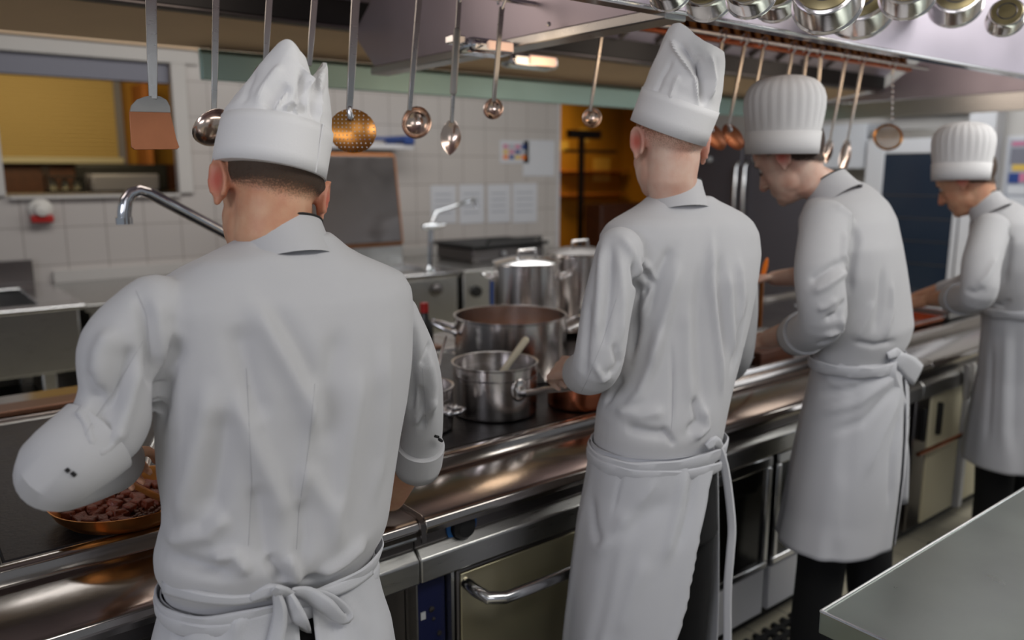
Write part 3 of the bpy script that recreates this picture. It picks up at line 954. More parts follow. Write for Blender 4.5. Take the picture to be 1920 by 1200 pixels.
TOOLS = [
    # kind, head centre px, neck px, top px, size, label
    ('spatula', (289, 232), (287, 186), (283, 0), .05, 'wide warm tinted spatula, leftmost tool on the rail'),
    ('ladle_up', (398, 238), (401, 214), (405, 0), .043, 'steel ladle hanging just left of the nearest chef hat'),
    ('rod', (492, 150), (498, 110), (505, 0), .03, 'ladle whose handle rises behind the peak of the nearest hat'),
    ('rod', (572, 170), (580, 120), (590, 0), .03, 'ladle whose handle rises behind the right corner of the nearest hat'),
    ('skimmer', (661, 246), (655, 206), (667, 0), .054, 'brassy perforated skimmer beside the nearest chef hat'),
    ('ladle', (781, 230), (768, 204), (786, 0), .038, 'mid sized ladle between the skimmer and the pointed spoon'),
    ('spoon', (848, 258), (847, 226), (861, 0), .0245, 'pointed serving spoon with a white upper handle'),
    ('ladle', (925, 204), (926, 188), (942, 0), .0265, 'small ladle right of the white handled spoon'),
    ('ladle', (1110, 221), (1107, 206), (1129, 60), .027, 'small ladle hanging alone left of the second chef hat'),
    ('skim2', (1340, 257), (1331, 238), (1352, 90), .050, 'left of the two warm tinted skimmers between the tall hats'),
    ('skim2', (1374, 257), (1366, 237), (1393, 100), .050, 'right of the two warm tinted skimmers between the tall hats'),
    ('rod', (1415, 180), (1418, 160), (1428, 105), .028, 'ladle with handle rising from the left of the round third hat'),
    ('rod', (1470, 200), (1473, 170), (1483, 112), .028, 'ladle with handle rising over the middle of the round third hat'),
    ('rod', (1500, 215), (1502, 185), (1511, 116), .028, 'ladle with handle rising over the right of the round third hat'),
    ('spoon', (1530, 268), (1528, 240), (1538, 118), .017, 'spoon half hidden by the right edge of the round third hat'),
    ('spoon', (1561, 282), (1557, 262), (1584, 120), .017, 'narrow shiny spoon right of the round third hat'),
    ('spoon', (1600, 288), (1590, 262), (1616, 126), .022, 'large pale spoon left of the wire strainer'),
    ('strainer', (1665, 257), (1672, 226), (1674, 132), .052, 'round wire strainer hanging on a chain, rightmost tool'),
]
for i, (kind, hp, np_, tp, size, label) in enumerate(TOOLS):
    C, A, T = aty(hp[0], hp[1], RY), aty(np_[0], np_[1], RY), aty(tp[0], tp[1], RY)
    nm = {'spatula': 'spatula', 'ladle_up': 'ladle', 'rod': 'ladle', 'skimmer': 'skimmer', 'ladle': 'ladle', 'spoon': 'serving_spoon', 'skim2': 'skimmer', 'strainer': 'strainer'}[kind]
    t = thing(nm, label, {'serving_spoon': 'spoon'}.get(nm, nm), C, 'tools hanging on the rail')
    down = (A - T).normalized()
    if kind == 'spatula':
        handle(t, A, T, flat=.0095)
        a = [aty(*p, RY) for p in ((243, 210), (246, 198), (256, 187), (272, 181), (287, 179), (300, 181), (312, 188), (318, 200), (319, 211))]
        n_ = Vector((0, .003, 0))
        MB().loft([[p - n_ for p in a], [p + n_ for p in a]]).build('shoulder', M['steel'], t)
        b_ = [aty(u, v, RY - .01) for u, v in ((242, 209), (319, 211), (331, 262), (336, 276), (332, 280), (252, 281), (246, 276))]
        MB().loft([[p - n_ * .6 for p in b_], [p + n_ * .6 for p in b_]]).build('blade', M['warm_tint_blade'], t, bevel=.0008)
    elif kind in ('ladle', 'rod', 'ladle_up'):
        ax = {'ladle': Vector((-.75, -.55, .1)), 'rod': Vector((-.5, .8, .1)), 'ladle_up': Vector((-.25, .75, .62))}[kind]
        bowl(t, C, size, size * .72, ax)
        handle(t, A + down * .004, T, flat=.0062 if i < 8 else .0045)
    elif kind in ('spoon',):
        ax = Vector((-.55, -.8, .1)).normalized()
        side = down.cross(ax).normalized()
        rings = []
        L = (A - C).length * 2.05
        for k in range(13):
            q = k / 12
            w_ = size * (math.sin(math.pi * min(1, q * .93 + .07)) ** .75) + .0012
            p = A + down * L * q
            dp = .010 * math.sin(math.pi * q)
            rings.append([p + side * w_ * math.cos(2 * math.pi * j / 14) - ax * (dp * (1 - abs(math.cos(2 * math.pi * j / 14)) ** 2) + .0015 * math.sin(2 * math.pi * j / 14)) for j in range(14)])
        MB().loft(rings).build('spoon_bowl', M['tool_steel'], t)
        handle(t, A + down * .006, T, flat=.0052)
        if i == 6:
            pa, pb = aty(850, 172, RY - .004), aty(857, 58, RY - .004)
            MB().capsule([pa, pb], .0088, 10).build('grip', M['white_plastic'], t)
    elif kind in ('skimmer', 'skim2'):
        ax = Vector((-.35, -.9, .12)).normalized() if kind == 'skimmer' else Vector((-.55, -.8, .1)).normalized()
        mx = Matrix.Translation(C) @ frame_z(ax).to_4x4()
        S = Matrix.Diagonal((1.0, .93, 1, 1)) if kind == 'skimmer' else Matrix.Rotation(math.radians(-52), 4, 'Z') @ Matrix.Diagonal((1.0, .58, 1, 1))
        pr = [(.0005, -.010), (size * .4, -.008), (size * .75, -.004), (size * .97, .001), (size, .003), (size * .98, .004), (size * .75, -.002), (size * .4, -.006), (.0005, -.008)]
        MB().lathe(pr, mx @ S, 36).build('disc', hm if kind == 'skimmer' else M['warm_tint_blade'], t)
        n_ = MB().capsule([A + down * -.004, A.lerp(C, .35)], [.006, .009], 10).build('neck', M['steel_bright'], t)
        handle(t, A, T, flat=.0085 if kind == 'skimmer' else .005)
    else:
        ax = Vector((-.7, -.6, .3)).normalized()
        mx = Matrix.Translation(C) @ frame_z(ax).to_4x4()
        MB().lathe([(size, -.004), (size + .006, 0), (size, .006), (size - .004, 0)], mx, 32, True).build('rim', M['brass'], t)
        MB().lathe([(.0005, -.034)] + [(size * math.sin(math.pi / 2 * q / 8), -.034 * math.cos(math.pi / 2 * q / 8)) for q in range(1, 9)], mx, 32).build('mesh_bowl', M['gauze'], t)
        g = MB()
        for k in range(-4, 5):
            for fl in (0, 1):
                pts = []
                for j in range(-6, 7):
                    a, b = k / 4.6, j / 6.2
                    if a * a + b * b > 1:
                        continue
                    dd = -.022 * math.sqrt(max(0, 1 - a * a - b * b))
                    q = (a, b) if fl else (b, a)
                    pts.append(mx @ Vector((q[0] * size, q[1] * size, dd)))
                if len(pts) > 1:
                    g.tube(pts, .0009, 5, caps=False)
        g.build('mesh', M['steel'], t)
        ch = MB()
        n = 9
        for k in range(n):
            p = A.lerp(T, k / n)
            ch.ball(p + Vector((0, 0, .006)), .0055, .004, .009, n=8, m=6)
        ch.build('chain', M['steel_bright'], t)
        MB().tube([C + (A - C).normalized() * size, A], .003, 8).build('loop', M['steel_bright'], t)
        handle(t, T + Vector((0, 0, -.012)), T + Vector((0, 0, .05)), .004)

# ------------------------------------------------------------------ saucepans hung by the hood front
t = tag(MB().tube([(1.0, 1.0, 2.335), (3.3, 1.0, 2.335)], .012).build('pan_rail', M['steel']), 'steel rail along the hood front that the saucepans hang from', 'rail')
M['pan_base'] = mat('olive_pan_base', (150, 138, 104), .34, 1.0, var=.2, vscale=16, rvar=.1)
PANS = [((1248, -24), .078, 'hanging saucepan at the left end of the row above the hood'), ((1322, -14), .085, 'wide hanging pan with silver flank second in the row'),
        ((1402, -18), .080, 'hanging pan with a ridged olive base third in the row'), ((1452, -8), .074, 'hanging pan just left of the gap in the row'),
        ((1548, -14), .084, 'hanging saucepan with a broad disc base right of the gap'), ((1612, 0), .084, 'hanging pan overlapped by the broad disc saucepan'),
        ((1703, -22), .074, 'hanging pan in the middle of the right hand group'), ((1795, -2), .074, 'hanging pan second from the right end of the row'), ((1888, 36), .056, 'smallest hanging pan at the right end of the row')]
for i, ((u, v), r, lb) in enumerate(PANS):
    y = .95 if i % 2 == 0 else 1.12
    C = aty(u, v, y)
    C = aty(u, v - 14, y)
    r = (r * C.x / 2.1 if i < 4 else r * y / 1.06) * .9
    ax = Vector((.84, .40, -.36)).normalized()
    t = thing('hanging_saucepan', lb, 'saucepan', C, 'saucepans hanging along the hood front')
    mx = Matrix.Translation(C) @ frame_z(ax).to_4x4()
    h = r * .95
    MB().lathe([(.0005, 0), (r * .88, 0), (r * .94, .003), (r * .96, .010), (r * 1.0, h * .94), (r * 1.06, h), (r * 1.065, h + .003), (r * 1.04, h + .003), (r * .98, h * .94), (r * .93, .014), (r * .88, .006), (.0005, .006)], mx, 44).build('pan_body', M['steel_pot'], t)
    MB().lathe([(.0005, -.004), (r * .78, -.004), (r * .82, -.002), (r * .82, .001), (.0005, .001)], mx, 40).build('base_disc', M['pan_base'], t)
    MB().lathe([(r * .46, -.0045), (r * .50, -.0065), (r * .54, -.0045)], mx, 40, True).build('base_ring', M['steel_dark'], t)
    e = mx @ Vector((0, 0, h))
    up_ = Vector((0, 0, 1))
    dr_ = (up_ - ax * up_.dot(ax)).normalized()
    p0 = e + dr_ * r * 1.0
    hx = [p0, p0 + dr_ * .05 + ax * .01, Vector((p0.x + .03, 1.03, 2.30)), Vector((p0.x + .03, 1.0 - .02, 2.335)), Vector((p0.x + .03, 1.0, 2.358)), Vector((p0.x + .03, 1.022, 2.34))]
    MB().tube(hx, [.009, .009, .007, .006, .006, .006], 10).build('handle', M['steel_bright'], t)
for x in (1.2, 2.2, 3.2):
    MB().tube([(x, 1.0, 2.335), (x, 1.20, 2.45), (x, 1.275, 2.45)], .01, 8).build('bracket', M['steel'], t if False else bpy.data.objects['pan_rail'])

# ------------------------------------------------------------------ pots on the range
PZ = .9105


def pot_body(t, c, r, z0, z1, m='steel_pot', wall=.004, lip=.004, base_m=None, flare=0.0):
    mx = Matrix.Translation((c[0], c[1], 0))
    b = MB().lathe([(.0005, z0), (r * .94, z0), (r * .985, z0 + .004), (r, z0 + .012), (r + flare, z1 - .004), (r + flare + lip, z1), (r + flare + lip, z1 + .003), (r + flare - wall, z1 + .002),
                    (r + flare - wall, z1 - .006), (r - wall, z0 + .012), (r * .93, z0 + .006), (.0005, z0 + .006)], mx, 64).build('pot_body', M[m], t, angle=30)
    return b


def loop_handle(t, c, r, ang, z, w=.05, out=.05, rise=.012, rad=.007, m='steel_bright'):
    d = Vector((math.cos(ang), math.sin(ang), 0))
    s = Vector((-d.y, d.x, 0))
    c = Vector((c[0], c[1], z))
    p = [c + d * (r - .002) + s * w, c + d * (r + out * .55) + s * w * .95 + Vector((0, 0, rise * .5)), c + d * (r + out) + s * w * .6 + Vector((0, 0, rise)), c + d * (r + out) - s * w * .6 + Vector((0, 0, rise)), c + d * (r + out * .55) - s * w * .95 + Vector((0, 0, rise * .5)), c + d * (r - .002) - s * w]
    h = MB().tube(p, rad, 10).build('pot_handle', M[m], t)
    for q in (-1, 1):
        MB().ball(c + d * (r + .003) + s * w * q, .013, .013, .009, frame_z(d).to_4x4()).build('rivet_plate', M[m], h)
    return h


def pot_fill(t, c, r, z, m, name='contents'):
    return MB().lathe([(.0005, z), (r * .5, z + .001), (r, z)], Matrix.Translation((c[0], c[1], 0)), 40).build(name, M[m], t)


# big low stew pot
c = (1.73, 2.20)
t = thing('stew_pot', 'widest steel pot without a lid, at the back of the hot plate', 'pot', (c[0], c[1], PZ))
pot_body(t, c, .198, PZ, 1.118)
loop_handle(t, c, .198, math.radians(150), 1.070, .055, .075, .03, .008)
loop_handle(t, c, .198, math.radians(-30), 1.070, .055, .065, .03, .008)
pot_fill(t, c, .193, .99, 'soup', 'stew')
# saucepan with long handle
c = (1.40, 1.855)
t = thing('saucepan', 'steel saucepan with a cream spatula and long handle in front of the widest pot', 'saucepan', (c[0], c[1], PZ))
b_ = pot_body(t, c, .126, PZ, 1.062)
MB().lathe([(.1262, 1.028), (.1272, 1.030), (.1262, 1.032)], Matrix.Translation((c[0], c[1], 0)), 64).build('rim_groove', M['steel_dark'], t)
hp0 = aty(968, 728, 1.745)
he = aty(1090, 722, 1.50)
d0 = Vector((hp0.x - c[0], hp0.y - c[1], 0)).normalized()
a0 = Vector((c[0], c[1], 1.003)) + d0 * .126
pl = MB().ball(a0, .028, .034, .006, frame_z(d0).to_4x4(), n=18)
pl.build('handle_plate', M['steel_pot'], t)
a1 = a0 + d0 * .035 + Vector((0, 0, -.002))
h = MB().tube([a0 + Vector((0, 0, -.01)), a1 + Vector((0, 0, .0)), a1 + Vector((.05, -.02, .006)), a1 + Vector((.12, -.06, .01)), a1 + Vector((.215, -.115, .014))], [.010, .010, .0095, .010, .011], 12)
h.build('long_handle', M['steel_bright'], t)
pot_fill(t, c, .121, 1.005, 'soup', 'soup')
t = thing('cream_spatula', 'cream plastic spatula standing in the long handled saucepan', 'spatula', aty(938, 690, 1.87))
p0, p1 = Vector((1.37, 1.84, .985)), aty(985, 638, 1.80)
dd = (p1 - p0).normalized()
MB().capsule([p0, p0.lerp(p1, .5), p1], [.011, .010, .0115], 12).build('handle', M['cream_plastic'], t)
MB().ball(p0 - dd * .025, .014, .004, .03, frame_z(dd).to_4x4()).build('blade', M['cream_plastic'], t)
# small pot at left, partly behind the nearest chef
c = (1.135, 1.865)
t = thing('small_pot', 'small steel pot with a side handle beside the nearest chef sleeve', 'pot', (c[0], c[1], PZ))
pot_body(t, c, .100, PZ, 1.03)
MB().lathe([(.1002, 1.0), (.1012, 1.002), (.1002, 1.004)], Matrix.Translation((c[0], c[1], 0)), 56).build('rim_groove', M['steel_dark'], t)
loop_handle(t, c, .10, math.radians(-52), .965, .026, .032, .004, .006)
loop_handle(t, c, .10, math.radians(128), .965, .026, .032, .004, .006)
# copper pan
c = (1.645, 1.755)
t = thing('copper_pan', 'shiny copper saucepan under the second chef forearm', 'saucepan', (c[0], c[1], PZ))
pot_body(t, c, .094, PZ, .985, 'copper')
MB().lathe([(.090, .983), (.096, .986), (.096, .991), (.090, .990)], Matrix.Translation((c[0], c[1], 0)), 56, True).build('rim', M['steel_bright'], t)
h = loop_handle(t, c, .094, math.radians(-38), .962, .02, .05, .01, .007, 'brass')
pot_fill(t, c, .089, .955, 'sauce', 'sauce')
# stock pots
for i, (cx, cy, r, z1, lb) in enumerate(((2.165, 2.64, .142, 1.235, 'tall steel stock pot with a pale domed lid behind the widest pot'), (2.49, 2.66, .15, 1.255, 'tall steel stock pot with a dark rimmed lid beside the second chef'))):
    t = thing('stock_pot', lb, 'pot', (cx, cy, PZ), 'stock pots at the back of the range')
    pot_body(t, (cx, cy), r, PZ, z1)
    mx = Matrix.Translation((cx, cy, 0))
    l = MB().lathe([(.0005, z1 + .028), (r * .5, z1 + .024), (r * .9, z1 + .01), (r + .006, z1 + .004), (r + .006, z1 + .001), (.0005, z1 + .001)], mx, 56).build('pot_lid', M['steel_bright'] if i == 0 else M['steel_dark'], t)
    MB().tube([(cx - .05, cy, z1 + .024), (cx - .045, cy, z1 + .052), (cx + .045, cy, z1 + .052), (cx + .05, cy, z1 + .024)], .007, 8).build('lid_handle', M['steel_bright'], l)
    loop_handle(t, (cx, cy), r, math.radians(-40), z1 - .06, .05, .045)
    loop_handle(t, (cx, cy), r, math.radians(140), z1 - .06, .05, .045)
# bottle with red cap and a steel spoon rest
c = (1.635, 2.62)
t = thing('sauce_bottle', 'dark bottle with a red cap peeking out beside the nearest chef shoulder', 'bottle', (c[0], c[1], PZ))
MB().lathe([(.0005, PZ), (.032, PZ), (.034, PZ + .006), (.034, 1.02), (.016, 1.06), (.014, 1.085), (.0005, 1.086)], Matrix.Translation((c[0], c[1], 0)), 24).build('bottle_body', M['black_gloss'], t)
MB().lathe([(.0005, 1.118), (.016, 1.117), (.017, 1.08), (.014, 1.08)], Matrix.Translation((c[0], c[1], 0)), 20).build('cap', M['red'], t)
t = thing('table_spoon', 'steel spoon leaning out of the small pot', 'spoon', (1.2, 1.9, .96))
p0, p1 = Vector((1.16, 1.87, .93)), aty(836, 632, 2.02)
MB().capsule([p0, p0.lerp(p1, .6), p1], [.004, .004, .005], 10).build('handle', M['steel_bright'], t)
MB().ball(p0, .014, .006, .02, frame_z(p1 - p0).to_4x4()).build('spoon_bowl', M['steel_bright'], t)

# frying pan with browned meat
c = (.355, 1.752)
FP = thing('frying_pan', 'shallow golden frying pan full of browned meat on the hot plate', 'frying pan', (c[0], c[1], PZ))
mx = Matrix.Translation((c[0], c[1], 0))
MB().lathe([(.0005, PZ), (.106, PZ), (.122, PZ + .006), (.140, PZ + .024), (.150, PZ + .044), (.152, PZ + .046), (.149, PZ + .046), (.136, PZ + .026), (.118, PZ + .010), (.0005, PZ + .005)], mx, 72).build('pan_body', mat('golden_pan', (206, 138, 72), .34, 1.0, var=.3, vscale=18, rvar=.1), FP)
hd = Vector((.45, .89, 0)).normalized()
MB().tube([Vector((c[0], c[1], PZ + .036)) + hd * .145, Vector((c[0], c[1], PZ + .06)) + hd * .2, Vector((c[0], c[1], PZ + .075)) + hd * .33], [.010, .009, .011], 10).build('pan_handle', M['steel'], FP)
sb = MB()
random.seed(3)
n = 40
rings = []
for k in range(9):
    rr = .092 * k / 8 + .0005
    rings.append([Vector((c[0] - .018 + rr * math.cos(2 * math.pi * j / n), c[1] + .016 + rr * math.sin(2 * math.pi * j / n), PZ + .008 + .004 * noise.noise(Vector((rr * 60 * math.cos(2 * math.pi * j / n), rr * 60 * math.sin(2 * math.pi * j / n), 1))) + .002)) for j in range(n)])
sb.loft(rings, caps=False)
sa = sb.build('sauce', M['sauce'], FP)
# meat cubes: one built, the rest copies
cube = MB()
cube.box(-.011, .011, -.010, .010, 0, .018)
mc = cube.build('meat_cube', M['meat'], bevel=.0022, seg=2, origin=(0, 0, 0))
tag(mc, 'browned meat cube lying in the golden frying pan', 'meat cube', 'meat cubes in the frying pan')
placed = []
random.seed(11)
while len(placed) < 64:
    a, q = random.uniform(0, 2 * math.pi), .118 * math.sqrt(random.random())
    x, y = c[0] + q * math.cos(a), c[1] + q * math.sin(a)
    if noise.noise(Vector((x * 16, y * 16, 4.2))) < -.22 or (abs(x - .385) < .05 and abs(y - 1.69) < .035):
        continue
    if all((x - p[0]) ** 2 + (y - p[1]) ** 2 > .0195 ** 2 for p in placed):
        placed.append((x, y))
    elif random.random() < .02:
        placed.append((x, y))
for i, (x, y) in enumerate(placed):
    o = mc if i == 0 else mc.copy()
    if i:
        COL.objects.link(o)
    s_ = random.uniform(.72, 1.25)
    o.scale = (s_ * random.uniform(.8, 1.2), s_ * random.uniform(.8, 1.2), s_ * random.uniform(.8, 1.1))
    q = math.hypot(x - c[0], y - c[1])
    o.location = (x, y, PZ + .009 + max(0, q - .1) * .5)
    o.rotation_euler = (random.uniform(-.25, .25), random.uniform(-.25, .25), random.uniform(0, 3.1))
hb = MB()
for k in range(260):
    a, q = random.uniform(0, 2 * math.pi), .116 * math.sqrt(random.random())
    x, y = c[0] + q * math.cos(a), c[1] + q * math.sin(a)
    hb.ball((x, y, PZ + .014), random.uniform(.002, .006), random.uniform(.002, .006), .003, n=6, m=4)
o = hb.build('onion_bits', M['wood_dark'], FP)
o['kind'] = 'stuff'
# wooden spatula in the pan, held by the nearest chef
t = thing('wooden_spatula', 'wooden spatula stirring the meat, held by the nearest chef', 'spatula', (.37, 1.66, .95))
WS0, WS1 = aty(222, 896, 1.60), aty(309, 938, 1.665)
dd = (WS1 - WS0).normalized()
side = dd.cross(Vector((0, 0, 1))).normalized()
upn = side.cross(dd)
rings = []
for q, w_, h_ in ((-.45, .007, .006), (0, .008, .006), (.45, .009, .006), (.6, .018, .005), (.8, .025, .004), (1.05, .028, .003), (1.12, .024, .002)):
    p = WS0.lerp(WS1, q)
    rings.append([p + side * w_ * math.cos(2 * math.pi * j / 12) + upn * h_ * math.sin(2 * math.pi * j / 12) for j in range(12)])
MB().loft(rings).build('blade_and_handle', M['wood'], t)

# pot filler tap over the range
t = thing('pot_filler_tap', 'long chrome pot filler tap arching beside the nearest chef', 'tap', (1.35, 2.3, .912))
YT = 2.3
pts = [aty(233, 416, YT), aty(233, 398, YT), aty(236, 376, YT), aty(246, 362, YT), aty(262, 357, YT), aty(280, 362, YT)]
end = aty(420, 436, YT)
pts += [aty(282, 363, YT).lerp(end, .25), end, end.lerp(aty(282, 363, YT), -.9)]
last = pts[-1]
MB().tube(pts, [.0175] * 3 + [.016] * (len(pts) - 3), 16).build('spout', M['chrome'], t)
MB().tube([pts[0] + Vector((0, 0, .012)), pts[0] + Vector((0, 0, -.006))], .021, 16).build('aerator', M['chrome'], t)
MB().tube([last, (last.x + .03, last.y, last.z - .05), (last.x + .03, last.y, .913)], .02, 14).build('riser', M['chrome'], t)
MB().lathe([(.05, .912), (.046, .93), (.022, .95)], Matrix.Translation((last.x + .03, last.y, 0)), 24).build('base', M['chrome'], t)

# things by the third and fourth chef
def gn_tray(lb, x0, x1, y0, y1, h, m='steel', fill=None):
    t = thing('food_tray', lb, 'tray', ((x0 + x1) / 2, (y0 + y1) / 2, PZ + .002), 'steel trays on the far range')
    z0, z1 = PZ + .002, PZ + h
    b = MB()
    for (a, b1, c1, d1) in ((x0, x1, y0, y0 + .004), (x0, x1, y1 - .004, y1), (x0, x0 + .004, y0, y1), (x1 - .004, x1, y0, y1)):
        b.box(a, b1, c1, d1, z0, z1)
    b.box(x0, x1, y0, y1, z0, z0 + .004)
    b.build('tray_body', M[m], t)
    r = MB()
    for (a, b1, c1, d1) in ((x0 - .012, x1 + .012, y0 - .012, y0), (x0 - .012, x1 + .012, y1, y1 + .012), (x0 - .012, x0, y0, y1), (x1, x1 + .012, y0, y1)):
        r.box(a, b1, c1, d1, z1 - .003, z1)
    r.build('tray_rim', M['steel_bright'], t)
    if fill:
        bx(x0 + .005, x1 - .005, y0 + .005, y1 - .005, z0 + .004, z0 + h * .6).build('tray_food', M[fill], t)
    return t


gn_tray('small steel tray with dark filling beside the second chef elbow', 2.17, 2.44, 1.70, 1.92, .045, fill='sauce')
tag(bx(2.50, 2.72, 1.69, 1.93, PZ + .002, PZ + .05).build('brown_box', M['wood_dark'], bevel=.004), 'dark brown wooden box right of the small steel tray', 'box')
tag(bx(2.10, 3.2, 1.64, 1.672, .9125, .93).build('tray_rail', M['steel_bright'], bevel=.004), 'bright steel rail along the front of the far trays', 'rail')
tag(bx(2.80, 3.18, 1.70, 2.0, PZ + .002, PZ + .03).build('cutting_board', M['white_plastic'], bevel=.006), 'white cutting board in front of the third chef', 'board')
gn_tray('wide steel tray on the range behind the third chef forearms', 2.32, 2.95, 2.12, 2.46, .07)
t = thing('utensil_tub', 'tall steel tub holding a wooden handle by the third chef', 'tub', (3.05, 2.12, PZ))
MB().lathe([(.0005, PZ + .002), (.045, PZ + .002), (.05, PZ + .01), (.055, 1.13), (.052, 1.13), (.046, PZ + .012), (.0005, PZ + .01)], Matrix.Translation((3.03, 2.12, 0)), 32).build('tub_body', M['steel_bright'], t)
t = thing('orange_spatula', 'orange spatula held upright by the third chef', 'spatula', aty(1430, 540, 1.76))
a, b = aty(1424, 610, 1.80), aty(1428, 525, 1.75)
c1 = aty(1438, 486, 1.735)
MB().capsule([a, b], .009, 10).build('handle', M['wood'], t)
dd = (c1 - b).normalized()
MB().ball(b.lerp(c1, .5), .017, .005, .046, frame_z(dd).to_4x4()).build('blade', M['orange'], t)
gn_tray('dark coppery tray in front of the last chef', 3.45, 3.95, 1.68, 1.95, .03, 'copper')
gn_tray('wide steel tray under the last chef hand', 4.0, 4.6, 1.68, 2.05, .05)
tag(MB().lathe([(.0005, PZ + .002), (.07, PZ + .002), (.11, PZ + .03), (.112, PZ + .03), (.07, PZ + .005), (.0005, PZ + .005)], Matrix.Translation((3.72, 2.2, 0)), 36).build('steel_plate', M['steel_bright']), 'round steel dish behind the coppery tray', 'dish')
tag(MB().tube([(4.66, 1.72, PZ + .006), (4.9, 1.78, PZ + .006)], .008).build('steel_tongs', M['steel_bright']), 'steel tongs lying beside the wide tray', 'tongs')
for i, x in enumerate((3.40, 3.48)):
    tag(MB().capsule([(x, 1.428, .68), (x, 1.425, .56)], .016, 10).build('hand_towel', M['white_plastic']), ['left white handle hung below the far range edge', 'right white handle hung below the far range edge'][i], 'handle') if False else None
# ------------------------------------------------------------------ people
def evaluated(o):
    dg = bpy.context.evaluated_depsgraph_get()
    me = bpy.data.meshes.new_from_object(o.evaluated_get(dg), depsgraph=dg)
    return me


def remesh(mb, voxel, smooth=4, factor=.5):
    # union of overlapping closed shapes as ONE continuous skin
    me = bpy.data.meshes.new('tmp')
    me.from_pydata([tuple(p) for p in mb.v], [], mb.f)
    bm = bmesh.new()
    bm.from_mesh(me)
    bmesh.ops.recalc_face_normals(bm, faces=bm.faces)
    bm.to_mesh(me)
    bm.free()
    o = bpy.data.objects.new('tmp', me)
    COL.objects.link(o)
    r = o.modifiers.new('r', 'REMESH')
    r.mode = 'VOXEL'
    r.voxel_size = voxel
    if smooth:
        s = o.modifiers.new('s', 'SMOOTH')
        s.factor, s.iterations = factor, smooth
    bpy.context.view_layer.update()
    out = evaluated(o)
    bpy.data.objects.remove(o)
    bpy.data.meshes.remove(me)
    return out


def get_co(me):
    a = np.empty(len(me.vertices) * 3)
    me.vertices.foreach_get('co', a)
    return a.reshape(-1, 3)


def get_no(me):
    a = np.empty(len(me.vertices) * 3)
    me.vertices.foreach_get('normal', a)
    return a.reshape(-1, 3)


def set_co(me, co):
    me.vertices.foreach_set('co', co.reshape(-1))
    me.update()


def bvh_of(me):
    return BVHTree.FromPolygons([v.co.copy() for v in me.vertices], [tuple(p.vertices) for p in me.polygons])


def cast(bv, u, v):
    d = ray(u, v).normalized()
    h = bv.ray_cast(CP, d)
    return h


def folds(me, strokes, base_noise=(.002, 9.0), gain=1.5):
    # each stroke is a crease or ridge laid on the cloth: (points, height, width)
    bv = bvh_of(me)
    co, no = get_co(me), get_no(me)
    disp = np.zeros(len(co))
    for pts, amp, wid in strokes:
        P = []
        for a, b in zip(pts[:-1], pts[1:]):
            n = max(2, int(math.hypot(b[0] - a[0], b[1] - a[1]) / 14))
            for k in range(n):
                P.append((a[0] + (b[0] - a[0]) * k / n, a[1] + (b[1] - a[1]) * k / n))
        P.append(pts[-1])
        Q = []
        for (u, v) in P:
            h = cast(bv, u, v)
            if h[0] is not None:
                Q.append(np.array(h[0]))
        if len(Q) < 2:
            continue
        Q = np.array(Q)
        wid *= .8
        lo, hi = Q.min(0) - 3 * wid, Q.max(0) + 3 * wid
        idx = np.where(np.all((co > lo) & (co < hi), axis=1))[0]
        if len(idx) == 0:
            continue
        c = co[idx]
        bd = np.full(len(c), 1e9)
        bt = np.zeros(len(c))
        n = len(Q) - 1
        for k in range(n):
            ab = Q[k + 1] - Q[k]
            L = ab @ ab + 1e-12
            t = np.clip(((c - Q[k]) @ ab) / L, 0, 1)
            dd = np.linalg.norm(c - (Q[k] + t[:, None] * ab), axis=1)
            m = dd < bd
            bd[m] = dd[m]
            bt[m] = ((k + t) / n)[m]
        taper = np.clip(np.minimum(bt, 1 - bt) / .22, 0, 1)
        taper = .12 + .88 * taper * taper * (3 - 2 * taper)
        disp[idx] += gain * amp * np.exp(-(bd / wid) ** 2) * taper
    if base_noise:
        a, s = base_noise
        disp += np.array([a * noise.noise(Vector((p[0] * s, p[1] * s, p[2] * s * .55))) + a * .45 * noise.noise(Vector((p[0] * s * 2.6, p[1] * s * 2.6, p[2] * s * 1.3))) for p in co])
    set_co(me, co + no * disp[:, None])
    return me


def mesh_obj(name, me, m, parent=None, origin=None, sharp=None):
    og = ORG[parent.name] if parent is not None else Vector(origin)
    co = get_co(me) - np.array(og)
    set_co(me, co)
    me.materials.clear()
    me.materials.append(m)
    me.polygons.foreach_set('use_smooth', [True] * len(me.polygons))
    if sharp:
        me.set_sharp_from_angle(angle=math.radians(sharp))
    me.name = name
    o = bpy.data.objects.new(name, me)
    COL.objects.link(o)
    if parent is not None:
        o.parent = parent
    else:
        o.location = og
    ORG[o.name] = og
    return o


def ring(r, yaw, n=40, grow=0.0, ex=2.35, a0=0.0, a1=2 * math.pi, closed=True):
    z, cx, cy, a, b = r
    a, b = a + grow, b + grow
    la, fw = Vector((math.cos(yaw), math.sin(yaw), 0)), Vector((-math.sin(yaw), math.cos(yaw), 0))
    out = []
    for k in range(n):
        t = a0 + (a1 - a0) * k / (n if closed else n - 1)
        s, c = math.sin(t), math.cos(t)
        out.append(Vector((cx, cy, z)) + la * (a * math.copysign(abs(s) ** (2 / ex), s)) + fw * (b * math.copysign(abs(c) ** (2 / ex), c)))
    return out


def interp(rows, step=.02):
    # resample ring rows evenly in height
    rows = sorted(rows, key=lambda r: -r[0])
    zs = np.array([r[0] for r in rows])
    A = np.array(rows)
    n = max(2, int((zs[0] - zs[-1]) / step))
    out = []
    for k in range(n + 1):
        z = zs[0] + (zs[-1] - zs[0]) * k / n
        out.append(tuple([float(z)] + [float(np.interp(-z, -zs, A[:, j])) for j in range(1, 5)]))
    return out


